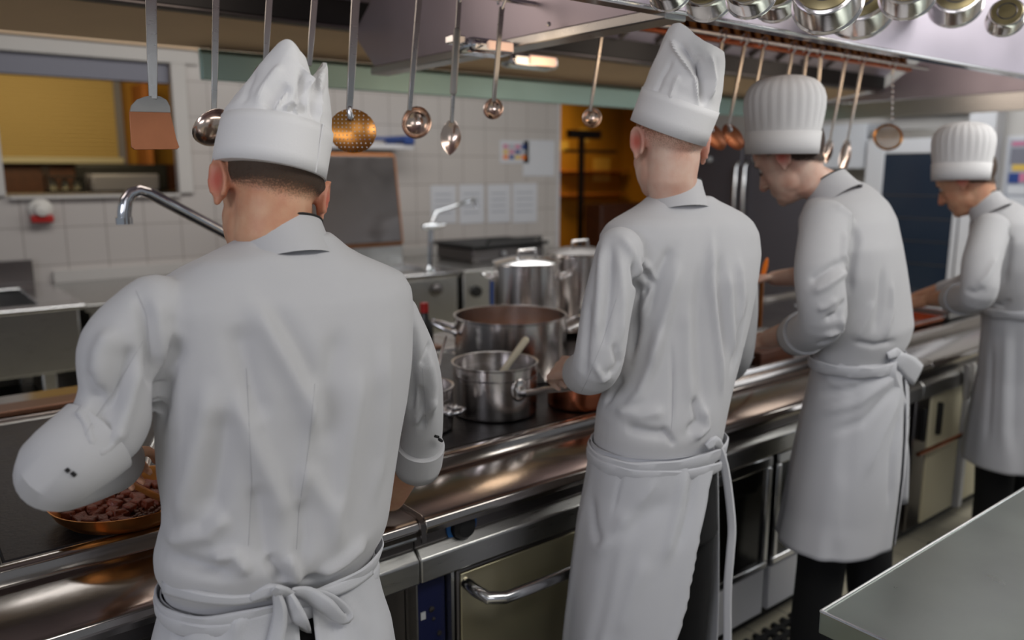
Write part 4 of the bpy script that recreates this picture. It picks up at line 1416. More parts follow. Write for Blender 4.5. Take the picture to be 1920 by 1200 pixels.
def bez(pts, rad, n=6):
    # smooth a limb path (Catmull-Rom)
    P, R = [], []
    pts = [Vector(p) for p in pts]
    for i in range(len(pts) - 1):
        p0, p1, p2, p3 = pts[max(0, i - 1)], pts[i], pts[i + 1], pts[min(len(pts) - 1, i + 2)]
        for k in range(n):
            t = k / n
            P.append(.5 * ((2 * p1) + (p2 - p0) * t + (2 * p0 - 5 * p1 + 4 * p2 - p3) * t * t + (3 * p1 - p0 - 3 * p2 + p3) * t ** 3))
            R.append(rad[i] + (rad[i + 1] - rad[i]) * t)
    P.append(pts[-1])
    R.append(rad[-1])
    return P, R


def hand(mb, W, d, n, side, curl=.6, s=1.0):
    # W wrist, d towards the fingers, n out of the back of the hand, side +1: thumb on d x n side
    d, n = Vector(d).normalized(), Vector(n).normalized()
    n = (n - d * n.dot(d)).normalized()
    x = d.cross(n).normalized() * side
    W = Vector(W)
    for i, (off, fl) in enumerate(((.030, .070), (.010, .079), (-.010, .074), (-.029, .058))):
        k = W + d * (.088 - .004 * abs(i - 1)) * s + x * off * s
        mb.capsule([W + x * off * .55 * s, k], [.014 * s, .0115 * s], 10)
        p, dd = k, d
        path = [k]
        c = 0
        for j, seg in enumerate((.45, .31, .24)):
            c += curl * (.75 if j == 0 else .95)
            dd = (d * math.cos(c) - n * math.sin(c)).normalized()
            p = p + dd * fl * seg * s
            path.append(p)
        mb.capsule(path, [.0095 * s, .0088 * s, .008 * s, .0068 * s], 10)
    t0 = W + d * .022 * s + x * .026 * s
    t1 = t0 + (d * .6 + x * .62 - n * .35).normalized() * .042 * s
    t2 = t1 + (d * .85 + x * .1 - n * .5).normalized() * .030 * s
    t3 = t2 + (d * .85 - x * .25 - n * .5).normalized() * .024 * s
    mb.capsule([t0, t1, t2, t3], [.014 * s, .0105 * s, .0095 * s, .0075 * s], 10)


def head_matrix(C, yaw, pitch, roll):
    return Matrix.Translation(C) @ rotz(math.radians(yaw)) @ Matrix.Rotation(math.radians(-pitch), 4, 'X') @ Matrix.Rotation(math.radians(roll), 4, 'Y')


def head_shapes(mb, H, neck_to, ear=1.0):
    def B(c, rx, ry, rz, rot=None):
        mx = H if rot is None else H @ rot
        mb.ball(H @ Vector(c), rx, ry, rz, mx, 24, 16)
    B((0, -.014, .036), .076, .096, .090)
    B((0, .022, .010), .070, .080, .075)
    B((0, .034, -.042), .063, .062, .078)
    B((0, .050, -.086), .043, .042, .032)
    B((0, .078, -.098), .019, .017, .017)
    for s in (-1, 1):
        B((.036 * s, .058, -.032), .024, .024, .030)
        B((.044 * s, .016, -.062), .017, .034, .034)
        B((.030 * s, .084, .024), .026, .012, .009)
    B((0, .082, .040), .045, .018, .040)
    mb.capsule([H @ Vector((0, .092, .016)), H @ Vector((0, .108, -.014)), H @ Vector((0, .118, -.034))], [.010, .0115, .013], 12)
    for s in (-1, 1):
        B((.011 * s, .106, -.038), .008, .010, .007)
    B((0, .092, -.062), .023, .009, .0065)
    B((0, .090, -.073), .021, .009, .0075)
    # ears: flat shell with a thicker rim, standing a little away from the head
    for s in (-1, 1):
        R = Matrix.Rotation(math.radians(-24 * s), 4, 'Z') @ Matrix.Rotation(math.radians(8 * s), 4, 'Y')
        B((.079 * s, -.010, -.004), .0065, .019, .031, R)
        c = Vector((.083 * s, -.014, -.004))
        pts = []
        for k in range(11):
            a = math.radians(-70 + 290 * k / 10)
            q = R @ Vector((.003 * s, -.018 * math.cos(a) * 1.0 + 0, .031 * math.sin(a)))
            pts.append(H @ (c + q.to_3d()))
        mb.tube(pts, .0045 * ear, 8)
        B((.081 * s, -.002, -.033), .006, .009, .010)
    nk = Vector(neck_to)
    a = H @ Vector((0, -.022, -.030))
    b = H @ Vector((0, -.012, -.078))
    mb.capsule([a, b, b.lerp(nk, .5), nk], [.058, .056, .053, .048], 24)


def skin_attr_hair(name, H, parent, z0, m, zt=.07, front=.9, dens=1.0, full=.03, bv=None):
    # close cap of clipped hair lying on the back and sides of the head
    rings, den = [], []
    n, nz = 72, 26
    for i in range(nz):
        z = z0 + (zt - z0) * i / (nz - 1)
        row = []
        for k in range(n):
            t = -math.pi * front + 2 * math.pi * front * k / (n - 1)
            d = Vector((math.sin(t), -math.cos(t), 0))
            o = H @ Vector((0, -.014, z)) + (H.to_3x3() @ d) * .25
            h = bv.ray_cast(o, -(H.to_3x3() @ d), .25)
            hl = H.inverted() @ h[0] if h[0] is not None else None
            if hl is not None and hl.xy.length < .112 and abs(hl.x) < .0785:
                p = h[0] + (H.to_3x3() @ d) * .0025
            else:
                p = H @ (Vector((0, -.014, z)) + d * .07)
            row.append(p)
            side = abs(t) / (math.pi * .5)
            zz = z0 + (.030 - z0) * min(1.0, max(0.0, side - .15)) * .55
            f = (z - zz) / max(.018, full - zz)
            if z < .02:
                f *= max(0.0, min(1.0, (.98 - side) / .16))
            den.append(max(0.0, min(1.0, f * dens)) * min(1, max(0, (math.pi * front - abs(t)) / .25)))
        rings.append(row)
    me = bpy.data.meshes.new(name)
    mb = MB().loft(rings, closed_ring=False, caps=False)
    me.from_pydata([tuple(p) for p in mb.v], [], mb.f)
    at = me.attributes.new('hair_cover', 'FLOAT', 'POINT')
    at.data.foreach_set('value', den)
    return mesh_obj(name, me, m, parent)


def project(p):
    q = Vector(p) - CP
    z = q.dot(FW)
    return 960 + F_PX * q.dot(RT) / z, 600 - F_PX * q.dot(UP) / z


def apron_mesh(rows, yaw, edges=None, a_right=math.radians(177), flare=.006, step=.012, nA=150, ripple=14, amp=.004):
    rows = interp(rows, step)
    R = []
    m = len(rows)
    for i, r in enumerate(rows):
        q = i / (m - 1)
        aL = -math.radians(177)
        if edges:
            # follow the free edge of the wrap apron around the back
            best, bt = 1e9, aL
            for k in range(120):
                t = -math.radians(110) - math.radians(150) * k / 119
                p = ring(r, yaw, 1, a0=t)[0]
                u, v = project(p)
                target = float(np.interp(v, [e[1] for e in edges], [e[0] for e in edges]))
                if abs(u - target) < best:
                    best, bt = abs(u - target), t
            aL = bt
        pts = ring(r, yaw, nA, flare * q, 2.2, aL, a_right, False)
        c = Vector((r[1], r[2], r[0]))
        for k, p in enumerate(pts):
            ph = k / (nA - 1)
            d = (p - c).normalized()
            w_ = amp * (.15 + q) * (math.sin(ripple * 2 * math.pi * ph + 1.3 * math.sin(5 * ph * 6.28) + q * 1.5) * .6 + math.sin(ripple * .43 * 6.28 * ph + 2) * .8)
            pts[k] = p + d * w_
        R.append(pts)
    return MB().loft(R, closed_ring=False, caps=False)


def band(rows, yaw, z, h, grow, m, parent, name, n=72, a0=0, a1=2 * math.pi, tilt=0.0, wob=.0015):
    # flat strip of cloth wrapped round the waist
    rs = sorted(rows, key=lambda r: -r[0])
    A = np.array(rs)
    out = []
    closed = abs(a1 - a0) > 6.2
    for k, (dz, g) in enumerate(((h / 2, grow), (h / 2 - .004, grow + .003), (0, grow + .0035), (-h / 2 + .004, grow + .003), (-h / 2, grow))):
        pts = []
        for j in range(n):
            t = a0 + (a1 - a0) * j / (n if closed else n - 1)
            zz = z + dz + tilt * math.sin(t)
            r = tuple([zz] + [float(np.interp(-zz, -A[:, 0], A[:, c])) for c in range(1, 5)])
            p = ring(r, yaw, 1, g, 2.25, t)[0]
            p.z += wob * math.sin(9 * t + k)
            pts.append(p)
        out.append(pts)
    mb = MB().loft(out, closed_ring=closed, caps=False)
    return mb.build(name, m, parent, solid=.002)


def ribbon(pts, width, m, parent, name, normals=None, thick=.0018, subdiv=4):
    pts = [Vector(p) for p in pts]
    w_ = width if isinstance(width, (list, tuple)) else [width] * len(pts)
    P, Wd = bez(pts, list(w_), subdiv)
    out = []
    for i, p in enumerate(P):
        t = (P[min(i + 1, len(P) - 1)] - P[max(i - 1, 0)]).normalized()
        n = Vector((-.61, -.79, .15)) if normals is None else normals
        s = t.cross(n).normalized()
        q = n.normalized() * .0035
        out.append([p - s * Wd[i], p - s * Wd[i] * .5 + q, p + s * Wd[i] * .5 + q * .6, p + s * Wd[i]])
    return MB().loft(out, closed_ring=False, caps=False).build(name, m, parent, solid=thick)


def collar(parent, C, yaw, pitch, a, b, h, flare, m):
    mx = Matrix.Translation(C) @ rotz(math.radians(yaw)) @ Matrix.Rotation(math.radians(-pitch), 4, 'X')
    rr = []
    n = 56
    for (dz, k) in ((-h, flare), (-h * .7, 1 + (flare - 1) * .62), (-h * .35, 1 + (flare - 1) * .25), (-.001, 1.0), (.0, .985), (-.002, .955), (-h * .5, .95)):
        rr.append([mx @ Vector((a * k * math.sin(2 * math.pi * j / n), b * k * math.cos(2 * math.pi * j / n), dz)) for j in range(n)])
    o = MB().loft(rr, caps=False).build('collar', m, parent)
    e = [mx @ Vector((a * math.sin(2 * math.pi * j / n), b * math.cos(2 * math.pi * j / n), .0005)) for j in range(n)]
    MB().tube(e, .0022, 6, closed=True).build('collar_piping', M['piping'], o)
    return o


def shoe(parent, c, yaw, L=.29):
    f = Vector((-math.sin(yaw), math.cos(yaw), 0))
    mx = Matrix.Translation(c) @ rotz(yaw)
    mb = MB()
    rings = []
    for y, w_, h in ((-.085, .028, .05), (-.06, .038, .075), (0, .040, .080), (.06, .043, .065), (.12, .046, .050), (.17, .040, .040), (.20, .022, .028)):
        rings.append([mx @ Vector((w_ * math.sin(2 * math.pi * j / 20), y, max(.002, h * .5 + h * .5 * math.cos(2 * math.pi * j / 20)))) for j in range(20)])
    mb.loft(rings)
    return mb.build('shoe', M['black_gloss'], parent)


def hat_mesh(Hm, rows, top, n=96, ex=2.0):
    # rows: (z, left, right, back, front, ox, oy); top(theta) -> extra height of the crown edge
    R = []
    for (z, l, r, b, f, ox, oy) in rows:
        p = []
        for k in range(n):
            t = 2 * math.pi * k / n
            c, s = math.cos(t), math.sin(t)
            x = (r if c > 0 else l) * c
            y = (f if s > 0 else b) * s
            w_ = max(0, (z - .075) / .1)
            zz = z + top(t) * min(1.0, w_ ** 1.2)
            p.append(Hm @ Vector((ox + x, oy + y, zz)))
        R.append(p)
    return R


def person(name, spec):
    yaw = math.radians(spec['yaw'])
    J = spec['jacket']
    hip = J[-1]
    base = Vector((hip[1], hip[2], 0))
    H = head_matrix(spec['head'], *spec['head_rot'])
    # ---- skin: one continuous body
    mb = MB()
    inner = [tuple([r[0], r[1], r[2], max(.03, r[3] - .033), max(.03, r[4] - .033)]) for r in J]
    inner = [(r[0] - .012,) + r[1:] for r in inner[2:]]
    mb.loft([ring(r, yaw, 28) for r in interp(inner, .03)])
    nb = J[0]
    head_shapes(mb, H, (nb[1], nb[2] + .005, nb[0] - .045))
    feet = spec['feet']
    for k, f in enumerate(feet):
        sgn = -1 if k == 0 else 1
        la = Vector((math.cos(yaw), math.sin(yaw), 0))
        hp = Vector((hip[1], hip[2], hip[0] - .02)) + la * .07 * sgn
        kn = hp.lerp(Vector((f[0], f[1], .08)), .5) + Vector((-math.sin(yaw), math.cos(yaw), 0)) * .015
        mb.capsule([hp, hp.lerp(kn, .5), kn, Vector((f[0], f[1], .26)), Vector((f[0], f[1], .09))], [.05, .055, .046, .042, .034], 18)
    for side in ('L', 'R'):
        A = spec['arm' + side]
        pts = [Vector(p) for p, r in A['sleeve']]
        mb.capsule(bez(pts, [.024] * len(pts), 5)[0], .024, 14)
        W = Vector(A['wrist'])
        fa = pts[-2].lerp(pts[-1], .3)
        mb.capsule([fa, fa.lerp(W, .45), fa.lerp(W, .85), W], [.030, .036, .030, .027], 16)
        hand(mb, W, A['dir'], A['back'], A['thumb'], A.get('curl', .6), A.get('s', 1.0))
    me = remesh(mb, spec.get('vox_skin', .0045), 5, .5)
    # eye sockets pressed in
    co, no = get_co(me), get_no(me)
    for s in (-1, 1):
        e = np.array(H @ Vector((.031 * s, .092, .006)))
        d = np.linalg.norm(co - e, axis=1)
        co = co - no * (.007 * np.exp(-(d / .013) ** 2))[:, None]
    set_co(me, co)
    fl = np.zeros(len(co))
    for (q, sg, a_) in (((.083, -.012, -.004), .024, 1.0), ((-.083, -.012, -.004), .024, 1.0), ((0, .118, -.034), .014, .5), ((.045, .070, -.030), .024, .25), ((-.045, .070, -.030), .024, .25), ((0, .098, -.068), .014, .55)):
        dd = np.linalg.norm(co - np.array(H @ Vector(q)), axis=1)
        fl = np.maximum(fl, a_ * np.exp(-(dd / sg) ** 2))
    at = me.attributes.new('flush', 'FLOAT', 'POINT')
    at.data.foreach_set('value', fl)
    sbv = bvh_of(me)
    P = mesh_obj('person', me, M[spec.get('skin', 'skin')], origin=base)
    tag(P, spec['label'], 'person')
    for s in (-1, 1):
        MB().ball(H @ Vector((.031 * s, .080, .005)), .0115, mx=H, n=14, m=10).build('eye', M['eye'], P)
        pts = [H @ Vector((s * x, y, z)) for x, y, z in ((.020, .0925, .000), (.031, .0945, -.004), (.043, .0885, .000))]
        MB().tube(bez(pts, [.0014, .002, .0014], 4)[0], .0018, 6).build('eyelashes', M['hair_dark'], P)
        pts = [H @ Vector((s * x, y, z)) for x, y, z in ((.012, .100, .024), (.028, .099, .030), (.046, .086, .026))]
        MB().tube(bez(pts, [.003, .004, .002], 5)[0], bez(pts, [.003, .004, .002], 5)[1], 6).build('eyebrow', M['hair_dark'], P)
    # ---- jacket: torso and both sleeves in one cloth
    mb = MB()
    mb.loft([ring(r, yaw, 44, ex=spec.get('ex', 2.3)) for r in interp(J, .012)])
    for side in ('L', 'R'):
        A = spec['arm' + side]['sleeve']
        Pp, Rr = bez([p for p, r in A], [r for p, r in A], 6)
        mb.capsule(Pp, Rr, 24)
    me = remesh(mb, spec.get('vox', .0052), spec.get('smooth', 6), .5)
    folds(me, spec['folds'], spec.get('noise', (.003, 8.0)), spec.get('gain', 1.6))
    jbv = bvh_of(me)
    jk = mesh_obj('chef_jacket', me, M['fabric'], P)
    # ---- cuffs
    for side in ('L', 'R'):
        A = spec['arm' + side]
        if 'cuff' in A:
            Pp, Rr = bez([p for p, r in A['sleeve']], [r for p, r in A['sleeve']], 6)
            t0 = A['cuff']
            n0 = int(len(Pp) * t0)
            pp, rr = Pp[n0:], [r + .006 for r in Rr[n0:]]
            e = pp[-1] + (pp[-1] - pp[-2]).normalized() * .02
            pp, rr = pp + [e], rr + [rr[-1] - .003]
            mbc = MB()
            rr2 = [rr[0] - .008] + rr
            mbc.tube([pp[0] - (pp[1] - pp[0]).normalized() * .002] + pp, rr2, 30, caps=False)
            c = mbc.build('cuff', M['fabric'], P, solid=.004)
            if spec.get('cuff_piping'):
                d = (pp[-1] - pp[-2]).normalized()
                mx = Matrix.Translation(pp[-1]) @ frame_z(d).to_4x4()
                MB().tube([mx @ Vector((rr[-1] * 1.01 * math.cos(2 * math.pi * k / 30), rr[-1] * 1.01 * math.sin(2 * math.pi * k / 30), 0)) for k in range(30)], .002, 6, closed=True).build('cuff_piping', M['piping'], c)
    for s_ in spec.get('seams', []):
        pts = []
        for a, b in zip(s_[:-1], s_[1:]):
            for k in range(8):
                h = cast(jbv, a[0] + (b[0] - a[0]) * k / 8, a[1] + (b[1] - a[1]) * k / 8)
                if h[0] is not None:
                    pts.append(h[0] + h[1] * .0002)
        if len(pts) > 3:
            MB().tube(pts, .0006, 5).build('seam', M['seam'], jk)
    for s_ in spec.get('tabs', []):
        pts = []
        for (u, v) in s_:
            h = cast(jbv, u, v)
            if h[0] is not None:
                pts.append(h[0] + h[1] * .0085)
        if len(pts) > 1:
            MB().tube(pts, .0030, 6).build('cuff_tab', M['piping'], jk)
    collar(P, *spec['collar'], M['fabric'])
    # ---- trousers and shoes
    mb = MB()
    la = Vector((math.cos(yaw), math.sin(yaw), 0))
    AA = np.array(sorted(spec['apron'], key=lambda r: -r[0]))
    ar = lambda z, g: tuple([z] + [float(np.interp(-z, -AA[:, 0], AA[:, c])) - (g if c > 2 else 0) for c in range(1, 5)])
    top, low = ar(spec['apron'][0][0] - .01, .016), ar(hip[0] - .16, .02)
    mb.loft([ring(r, yaw, 32) for r in interp([top, low], .03)])
    for k, f in enumerate(feet):
        sgn = -1 if k == 0 else 1
        hc = ar(hip[0] - .14, 0)
        hp = Vector((hc[1], hc[2], hip[0] - .10)) + la * .08 * sgn
        an = Vector((f[0], f[1], .09))
        kn = hp.lerp(an, .5) + Vector((-math.sin(yaw), math.cos(yaw), 0)) * .01
        mb.capsule([hp, hp.lerp(kn, .5), kn, kn.lerp(an, .5), an], [.084, .080, .074, .068, .062], 22)
    me = remesh(mb, .009, 5, .5)
    folds(me, [], (.005, 10))
    mesh_obj('trousers', me, M['black_cloth'], P)
    for f in feet:
        shoe(P, Vector((f[0], f[1] + .02, 0)), yaw + spec.get('toe', 0))
    # ---- apron
    ap = apron_mesh(spec['apron'], yaw, spec.get('edges'), spec.get('a_right', math.radians(177)), ripple=spec.get('ripple', 14), amp=spec.get('amp', .004))
    ame = bpy.data.meshes.new('apron')
    ame.from_pydata([tuple(p) for p in ap.v], [], ap.f)
    bm = bmesh.new()
    bm.from_mesh(ame)
    bmesh.ops.recalc_face_normals(bm, faces=bm.faces)
    bm.to_mesh(ame)
    bm.free()
    cz = np.array([n_.dot(Vector((v_.x - hip[1], v_.y - hip[2], 0))) for n_, v_ in ((v.normal, v.co) for v in ame.vertices)]).mean()
    if cz < 0:
        ame.flip_normals()
    folds(ame, spec.get('apron_folds', []), (.0015, 7.0))
    apo = mesh_obj('apron', ame, M['fabric_apron'], P)
    sd = apo.modifiers.new('solid', 'SOLIDIFY')
    sd.thickness, sd.offset = .0022, 0
    for (z, h, g, tl) in spec.get('bands', []):
        band([r for r in J if r[0] < 1.25] + [r for r in spec['apron'] if r[0] < J[-1][0] - .005], yaw, z, h, g, M['fabric_apron'], apo, 'waistband', tilt=tl)
    # ---- hair
    if 'hair' in spec:
        skin_attr_hair('hair', H, P, *spec['hair'], bv=sbv)
    return P, apo, H, jbv


# ---------------------------------------------------------------- nearest chef
C1J = [(1.5227, 0.5064, 1.215, 0.0678, 0.062), (1.5111, 0.505, 1.215, 0.0836, 0.068), (1.4926, 0.4941, 1.215, 0.1154, 0.08), (1.4725, 0.4921, 1.212, 0.16, 0.092), (1.452, 0.4951, 1.21, 0.2015, 0.1), (1.423, 0.4984, 1.205, 0.2136, 0.112), (1.3725, 0.4984, 1.2, 0.2096, 0.12), (1.3049, 0.4943, 1.195, 0.2056, 0.124), (1.2358, 0.4876, 1.195, 0.2016, 0.124), (1.175, 0.4796, 1.195, 0.195, 0.122), (1.1258, 0.4764, 1.195, 0.1878, 0.122), (1.086, 0.4706, 1.195, 0.1838, 0.127), (1.0438, 0.4573, 1.195, 0.1862, 0.133), (1.0148, 0.4545, 1.2, 0.1822, 0.128), (0.9893, 0.4538, 1.205, 0.1717, 0.117), (0.9547, 0.4511, 1.21, 0.1642, 0.11), (0.8924, 0.4524, 1.22, 0.1703, 0.11)]
C1A = [(0.978, 0.4503, 1.205, 0.1703, 0.124), (0.9481, 0.4496, 1.205, 0.1732, 0.124), (0.9018, 0.4469, 1.205, 0.1841, 0.135), (0.8544, 0.4461, 1.205, 0.1969, 0.15), (.70, .446, 1.205, .215, .165), (.46, .446, 1.205, .225, .175)]
F1 = [
    ([(258, 545), (276, 600), (284, 690), (286, 750)], -.006, .012), ([(292, 560), (296, 640), (300, 700)], .004, .016),
    ([(345, 625), (318, 680), (302, 740), (296, 820)], -.006, .018), ([(330, 600), (300, 660), (292, 720)], .004, .014),
    ([(470, 560), (520, 650), (570, 740), (600, 830)], .007, .020), ([(440, 600), (465, 700), (490, 800)], -.006, .022), ([(500, 560), (560, 650), (600, 740)], -.004, .020),
    ([(440, 720), (470, 820), (520, 930), (540, 1000)], .006, .022), ([(400, 700), (380, 820), (350, 930), (340, 1010)], .007, .024), ([(420, 760), (410, 880), (390, 980)], -.006, .022),
    ([(640, 600), (620, 720), (610, 860)], -.005, .022), ([(680, 680), (660, 800), (640, 930), (620, 1010)], .006, .022), ([(720, 620), (725, 740), (715, 860), (690, 960)], .004, .022),
    ([(560, 860), (620, 960), (640, 1040)], .005, .020), ([(480, 900), (490, 990), (500, 1060)], -.005, .018), ([(560, 930), (570, 1010), (560, 1075)], -.004, .016),
    ([(300, 1000), (340, 1010), (390, 1000), (430, 960)], .006, .018), ([(310, 1040), (370, 1060), (440, 1080)], -.007, .014), ([(390, 1050), (440, 1040), (470, 1080)], .006, .012),
    ([(590, 1080), (640, 1050), (690, 1010)], .007, .014), ([(560, 1090), (620, 1075), (680, 1040)], -.006, .010), ([(500, 1040), (520, 1070), (530, 1095)], -.007, .011), ([(540, 1040), (552, 1070), (558, 1092)], .006, .010),
    ([(590, 700), (575, 830), (560, 960)], .003, .010), ([(330, 500), (430, 500), (560, 490)], .003, .03), ([(465, 455), (540, 470), (620, 470)], -.0025, .012),
    # left sleeve
    ([(215, 610), (190, 660), (178, 740)], .007, .016), ([(250, 640), (222, 720), (205, 790)], -.007, .014), ([(262, 680), (240, 760), (215, 830)], .005, .012),
    ([(165, 690), (180, 740), (195, 790)], -.006, .014), ([(150, 760), (165, 800), (170, 850)], .006, .013), ([(120, 790), (140, 830), (155, 860)], -.006, .012), ([(230, 800), (200, 840), (170, 858)], .005, .012),
    # right sleeve
    ([(776, 600), (775, 690), (768, 780)], -.008, .010), ([(800, 660), (812, 720), (808, 790)], .005, .012), ([(785, 720), (795, 770), (790, 810)], -.006, .010), ([(790, 690), (805, 650), (812, 640)], -.004, .008), ([(775, 800), (800, 770), (815, 740)], .005, .008),
]
S1 = dict(
    gain=2.0,
    label='person nearest the camera in white jacket stirring meat, tall creased paper hat', yaw=0, jacket=C1J, apron=C1A, vox=.0046, smooth=6,
    head=aty(508, 357, 1.25), head_rot=(-3, 20, 12), feet=((.35, 1.22), (.56, 1.22)), skin='skin',
    armL=dict(sleeve=[(aty(290, 580, 1.19), .050), (aty(226, 650, 1.185), .0535), (aty(222, 735, 1.18), .050), (aty(196, 806, 1.18), .053), (aty(110, 884, 1.18), .045), (aty(206, 866, 1.36), .043)], wrist=aty(214, 874, 1.48), dir=(.22, .92, -.25), back=(-.5, .0, .8), thumb=1, curl=.85, cuff=.62),
    armR=dict(sleeve=[(aty(732, 596, 1.205), .050), (aty(783, 690, 1.215), .041), (aty(793, 790, 1.26), .039), (aty(784, 866, 1.31), .040)], wrist=aty(735, 935, 1.42), dir=(-.7, .6, -.25), back=(-.2, -.2, .9), thumb=-1, curl=.7, cuff=.80),
    folds=F1, noise=(.0018, 7.0), collar=(aty(524, 430, 1.225), 0, 24, .067, .066, .062, 1.16),
    seams=[[(268, 640), (215, 730), (168, 800), (138, 868)], [(255, 545), (275, 590), (283, 680)], [(590, 720), (580, 830), (560, 960), (555, 1040)], [(792, 690), (797, 760), (800, 812)], [(462, 690), (472, 900), (465, 1040)]],
    tabs=[[(125, 875), (130, 880)], [(134, 881), (140, 887)], [(812, 812), (816, 815)], [(818, 819), (822, 823)]],
    apron_folds=[([(420, 1150), (404, 1200)], -.004, .010), ([(450, 1150), (440, 1200)], .004, .010), ([(600, 1150), (640, 1200)], -.005, .012), ([(640, 1130), (690, 1190)], .004, .012), ([(350, 1140), (330, 1200)], -.004, .014)],
    bands=[(.972, .030, .010, .006), (.950, .026, .013, -.008)], ripple=16, amp=.005,
    hair=(-.048, M['stubble'], .07, .80, 1.25, .0))
P1_, A1_, H1, J1 = person('person', S1)
# hat of the nearest chef: stiff paper band, creased crown falling into two lobes
def crumple(me, a, s, keep):
    co, no = get_co(me), get_no(me)
    d = []
    for p in co:
        q = Vector(p) * s
        n1 = abs(noise.noise(q)) + .5 * abs(noise.noise(q * 2.1 + Vector((5, 1, 2))))
        d.append((.45 - n1) * a * keep(p))
    set_co(me, co + no * np.array(d)[:, None])


def paper_hat(P, Hm, rows, top, band_h, dome, name='chef_hat', fold=None, crease=(.012, 16), stroke=None, n=176, band_rows=None):
    A_ = np.array(rows)
    zz = np.concatenate([np.linspace(0, .07, 12), np.linspace(.074, rows[-1][0], 40)])
    R = hat_mesh(Hm, [tuple([z] + [float(np.interp(z, A_[:, 0], A_[:, j])) for j in range(1, 7)]) for z in zz], top, n)
    # close the crown with rings that sink inwards
    last = R[-1]
    c = sum(last, Vector()) / len(last)
    ax = Hm.to_3x3() @ Vector((0, 0, 1))
    R2 = list(R)
    for (k, dz, fl) in dome:
        ring_ = []
        for i, p in enumerate(last):
            q = c + (p - c) * k
            t = 2 * math.pi * i / len(last)
            h_ = (p - c).dot(ax)
            q = q - ax * (h_ * k) + ax * (h_ * k * fl) + ax * dz
            ring_.append(q)
        R2.append(ring_)
    mb = MB().loft(R2, caps=True)
    me = bpy.data.meshes.new('h')
    me.from_pydata([tuple(p) for p in mb.v], [], mb.f)
    bm = bmesh.new()
    bm.from_mesh(me)
    bmesh.ops.recalc_face_normals(bm, faces=bm.faces)
    bm.to_mesh(me)
    bm.free()
    if stroke:
        folds(me, stroke, None)
    inv = Hm.inverted()
    if crease:
        crumple(me, crease[0], crease[1], lambda p: max(0.0, min(1.0, ((inv @ Vector(p)).z - band_h) / .03)))
    o = mesh_obj(name, me, M['hatpaper'], P, sharp=fold)
    b = []
    rw = band_rows or [r for r in rows if r[0] <= band_h + .001]
    for (z, l, r, bk, f, ox, oy) in rw:
        b.append([Hm @ Vector((ox + (r if math.cos(t) > 0 else l) * math.cos(t) * 1.014, oy + (f if math.sin(t) > 0 else bk) * math.sin(t) * 1.014, z)) for t in [2 * math.pi * k / n for k in range(n)]])
    bd = MB().loft(b, caps=False).build('hat_band', M['hatpaper'], o, solid=.0012)
    return o, bd


HM1 = head_matrix(aty(505, 324, 1.245), -3, 6, 13)
lobes = lambda t: (.033 * math.exp(-((math.remainder(t - math.radians(236), 2 * math.pi)) / .72) ** 2) + .030 * math.exp(-((math.remainder(t - math.radians(-10), 2 * math.pi)) / .42) ** 2)
                   - .034 * math.exp(-((math.remainder(t - math.radians(-62), 2 * math.pi)) / .19) ** 2))
rows1 = [(0, .083, .083, .102, .102, 0, 0), (.02, .083, .084, .102, .102, 0, 0), (.04, .082, .085, .101, .101, 0, 0), (.06, .080, .086, .100, .100, 0, 0), (.075, .079, .086, .099, .1, 0, 0),
         (.085, .077, .083, .095, .098, 0, 0), (.10, .068, .080, .093, .095, 0, 0), (.115, .060, .076, .090, .090, 0, 0), (.13, .052, .073, .086, .086, 0, 0), (.145, .045, .070, .080, .08, 0, 0), (.158, .038, .067, .072, .072, 0, 0), (.166, .031, .064, .064, .064, 0, 0)]
st1 = [([(575, 132), (570, 165), (558, 212)], -.015, .009), ([(500, 204), (518, 180), (545, 158)], -.010, .010), ([(480, 200), (496, 165), (530, 120)], .004, .010), ([(515, 207), (530, 182), (540, 166)], .005, .004),
       ([(562, 118), (583, 150), (562, 190), (540, 206)], .007, .006), ([(596, 236), (596, 185), (606, 128)], .006, .005), ([(586, 225), (588, 185), (592, 150)], -.006, .006), ([(530, 208), (550, 198), (560, 214)], .006, .005), ([(455, 200), (466, 165), (480, 130)], -.0025, .010)]
h1, b1 = paper_hat(P1_, HM1, rows1, lobes, .075, [(.9, .001, 1.0), (.72, -.012, .6), (.45, -.028, .3), (.15, -.034, .1)], stroke=st1, crease=(.0035, 15), fold=20)
MB().prism([(-.036, .0005), (-.020, .0005), (-.020, .0755), (-.037, .0755)], 'y', 0, .001).v
sm = []
for z in (0, .02, .04, .06, .0755):
    t = math.radians(-62)
    r_ = np.interp(z, [0, .04, .0755], [.083, .085, .086])
    sm.append(HM1 @ Vector((r_ * math.cos(t) * 1.04, -.1 * abs(math.sin(t)) * 1.04, z)))
MB().tube(sm, .0012, 5).build('band_overlap', M['hatpaper'], h1)

# apron bow on the back of the nearest chef
bvA = bvh_of(evaluated(A1_))
oA = Vector(ORG['person'])


def on1(u, v, off=.006, Yd=1.075):
    best = None
    h = J1.ray_cast(CP, ray(u, v).normalized())
    d = ray(u, v).normalized()
    h2 = bvA.ray_cast(CP - oA, d)
    c = [x for x in ((h[0], h[1]) if h[0] is not None else None, (h2[0] + oA, h2[1]) if h2[0] is not None else None) if x]
    if not c:
        return aty(u, v, Yd)
    p, n = min(c, key=lambda q: (q[0] - CP).length)
    return p - d * off


def rb1(px_, w_, name, off=.006):
    return ribbon([on1(u, v, off + (x[0] if x else 0)) for (u, v, *x) in px_], w_, M['fabric_apron'], A1_, name)


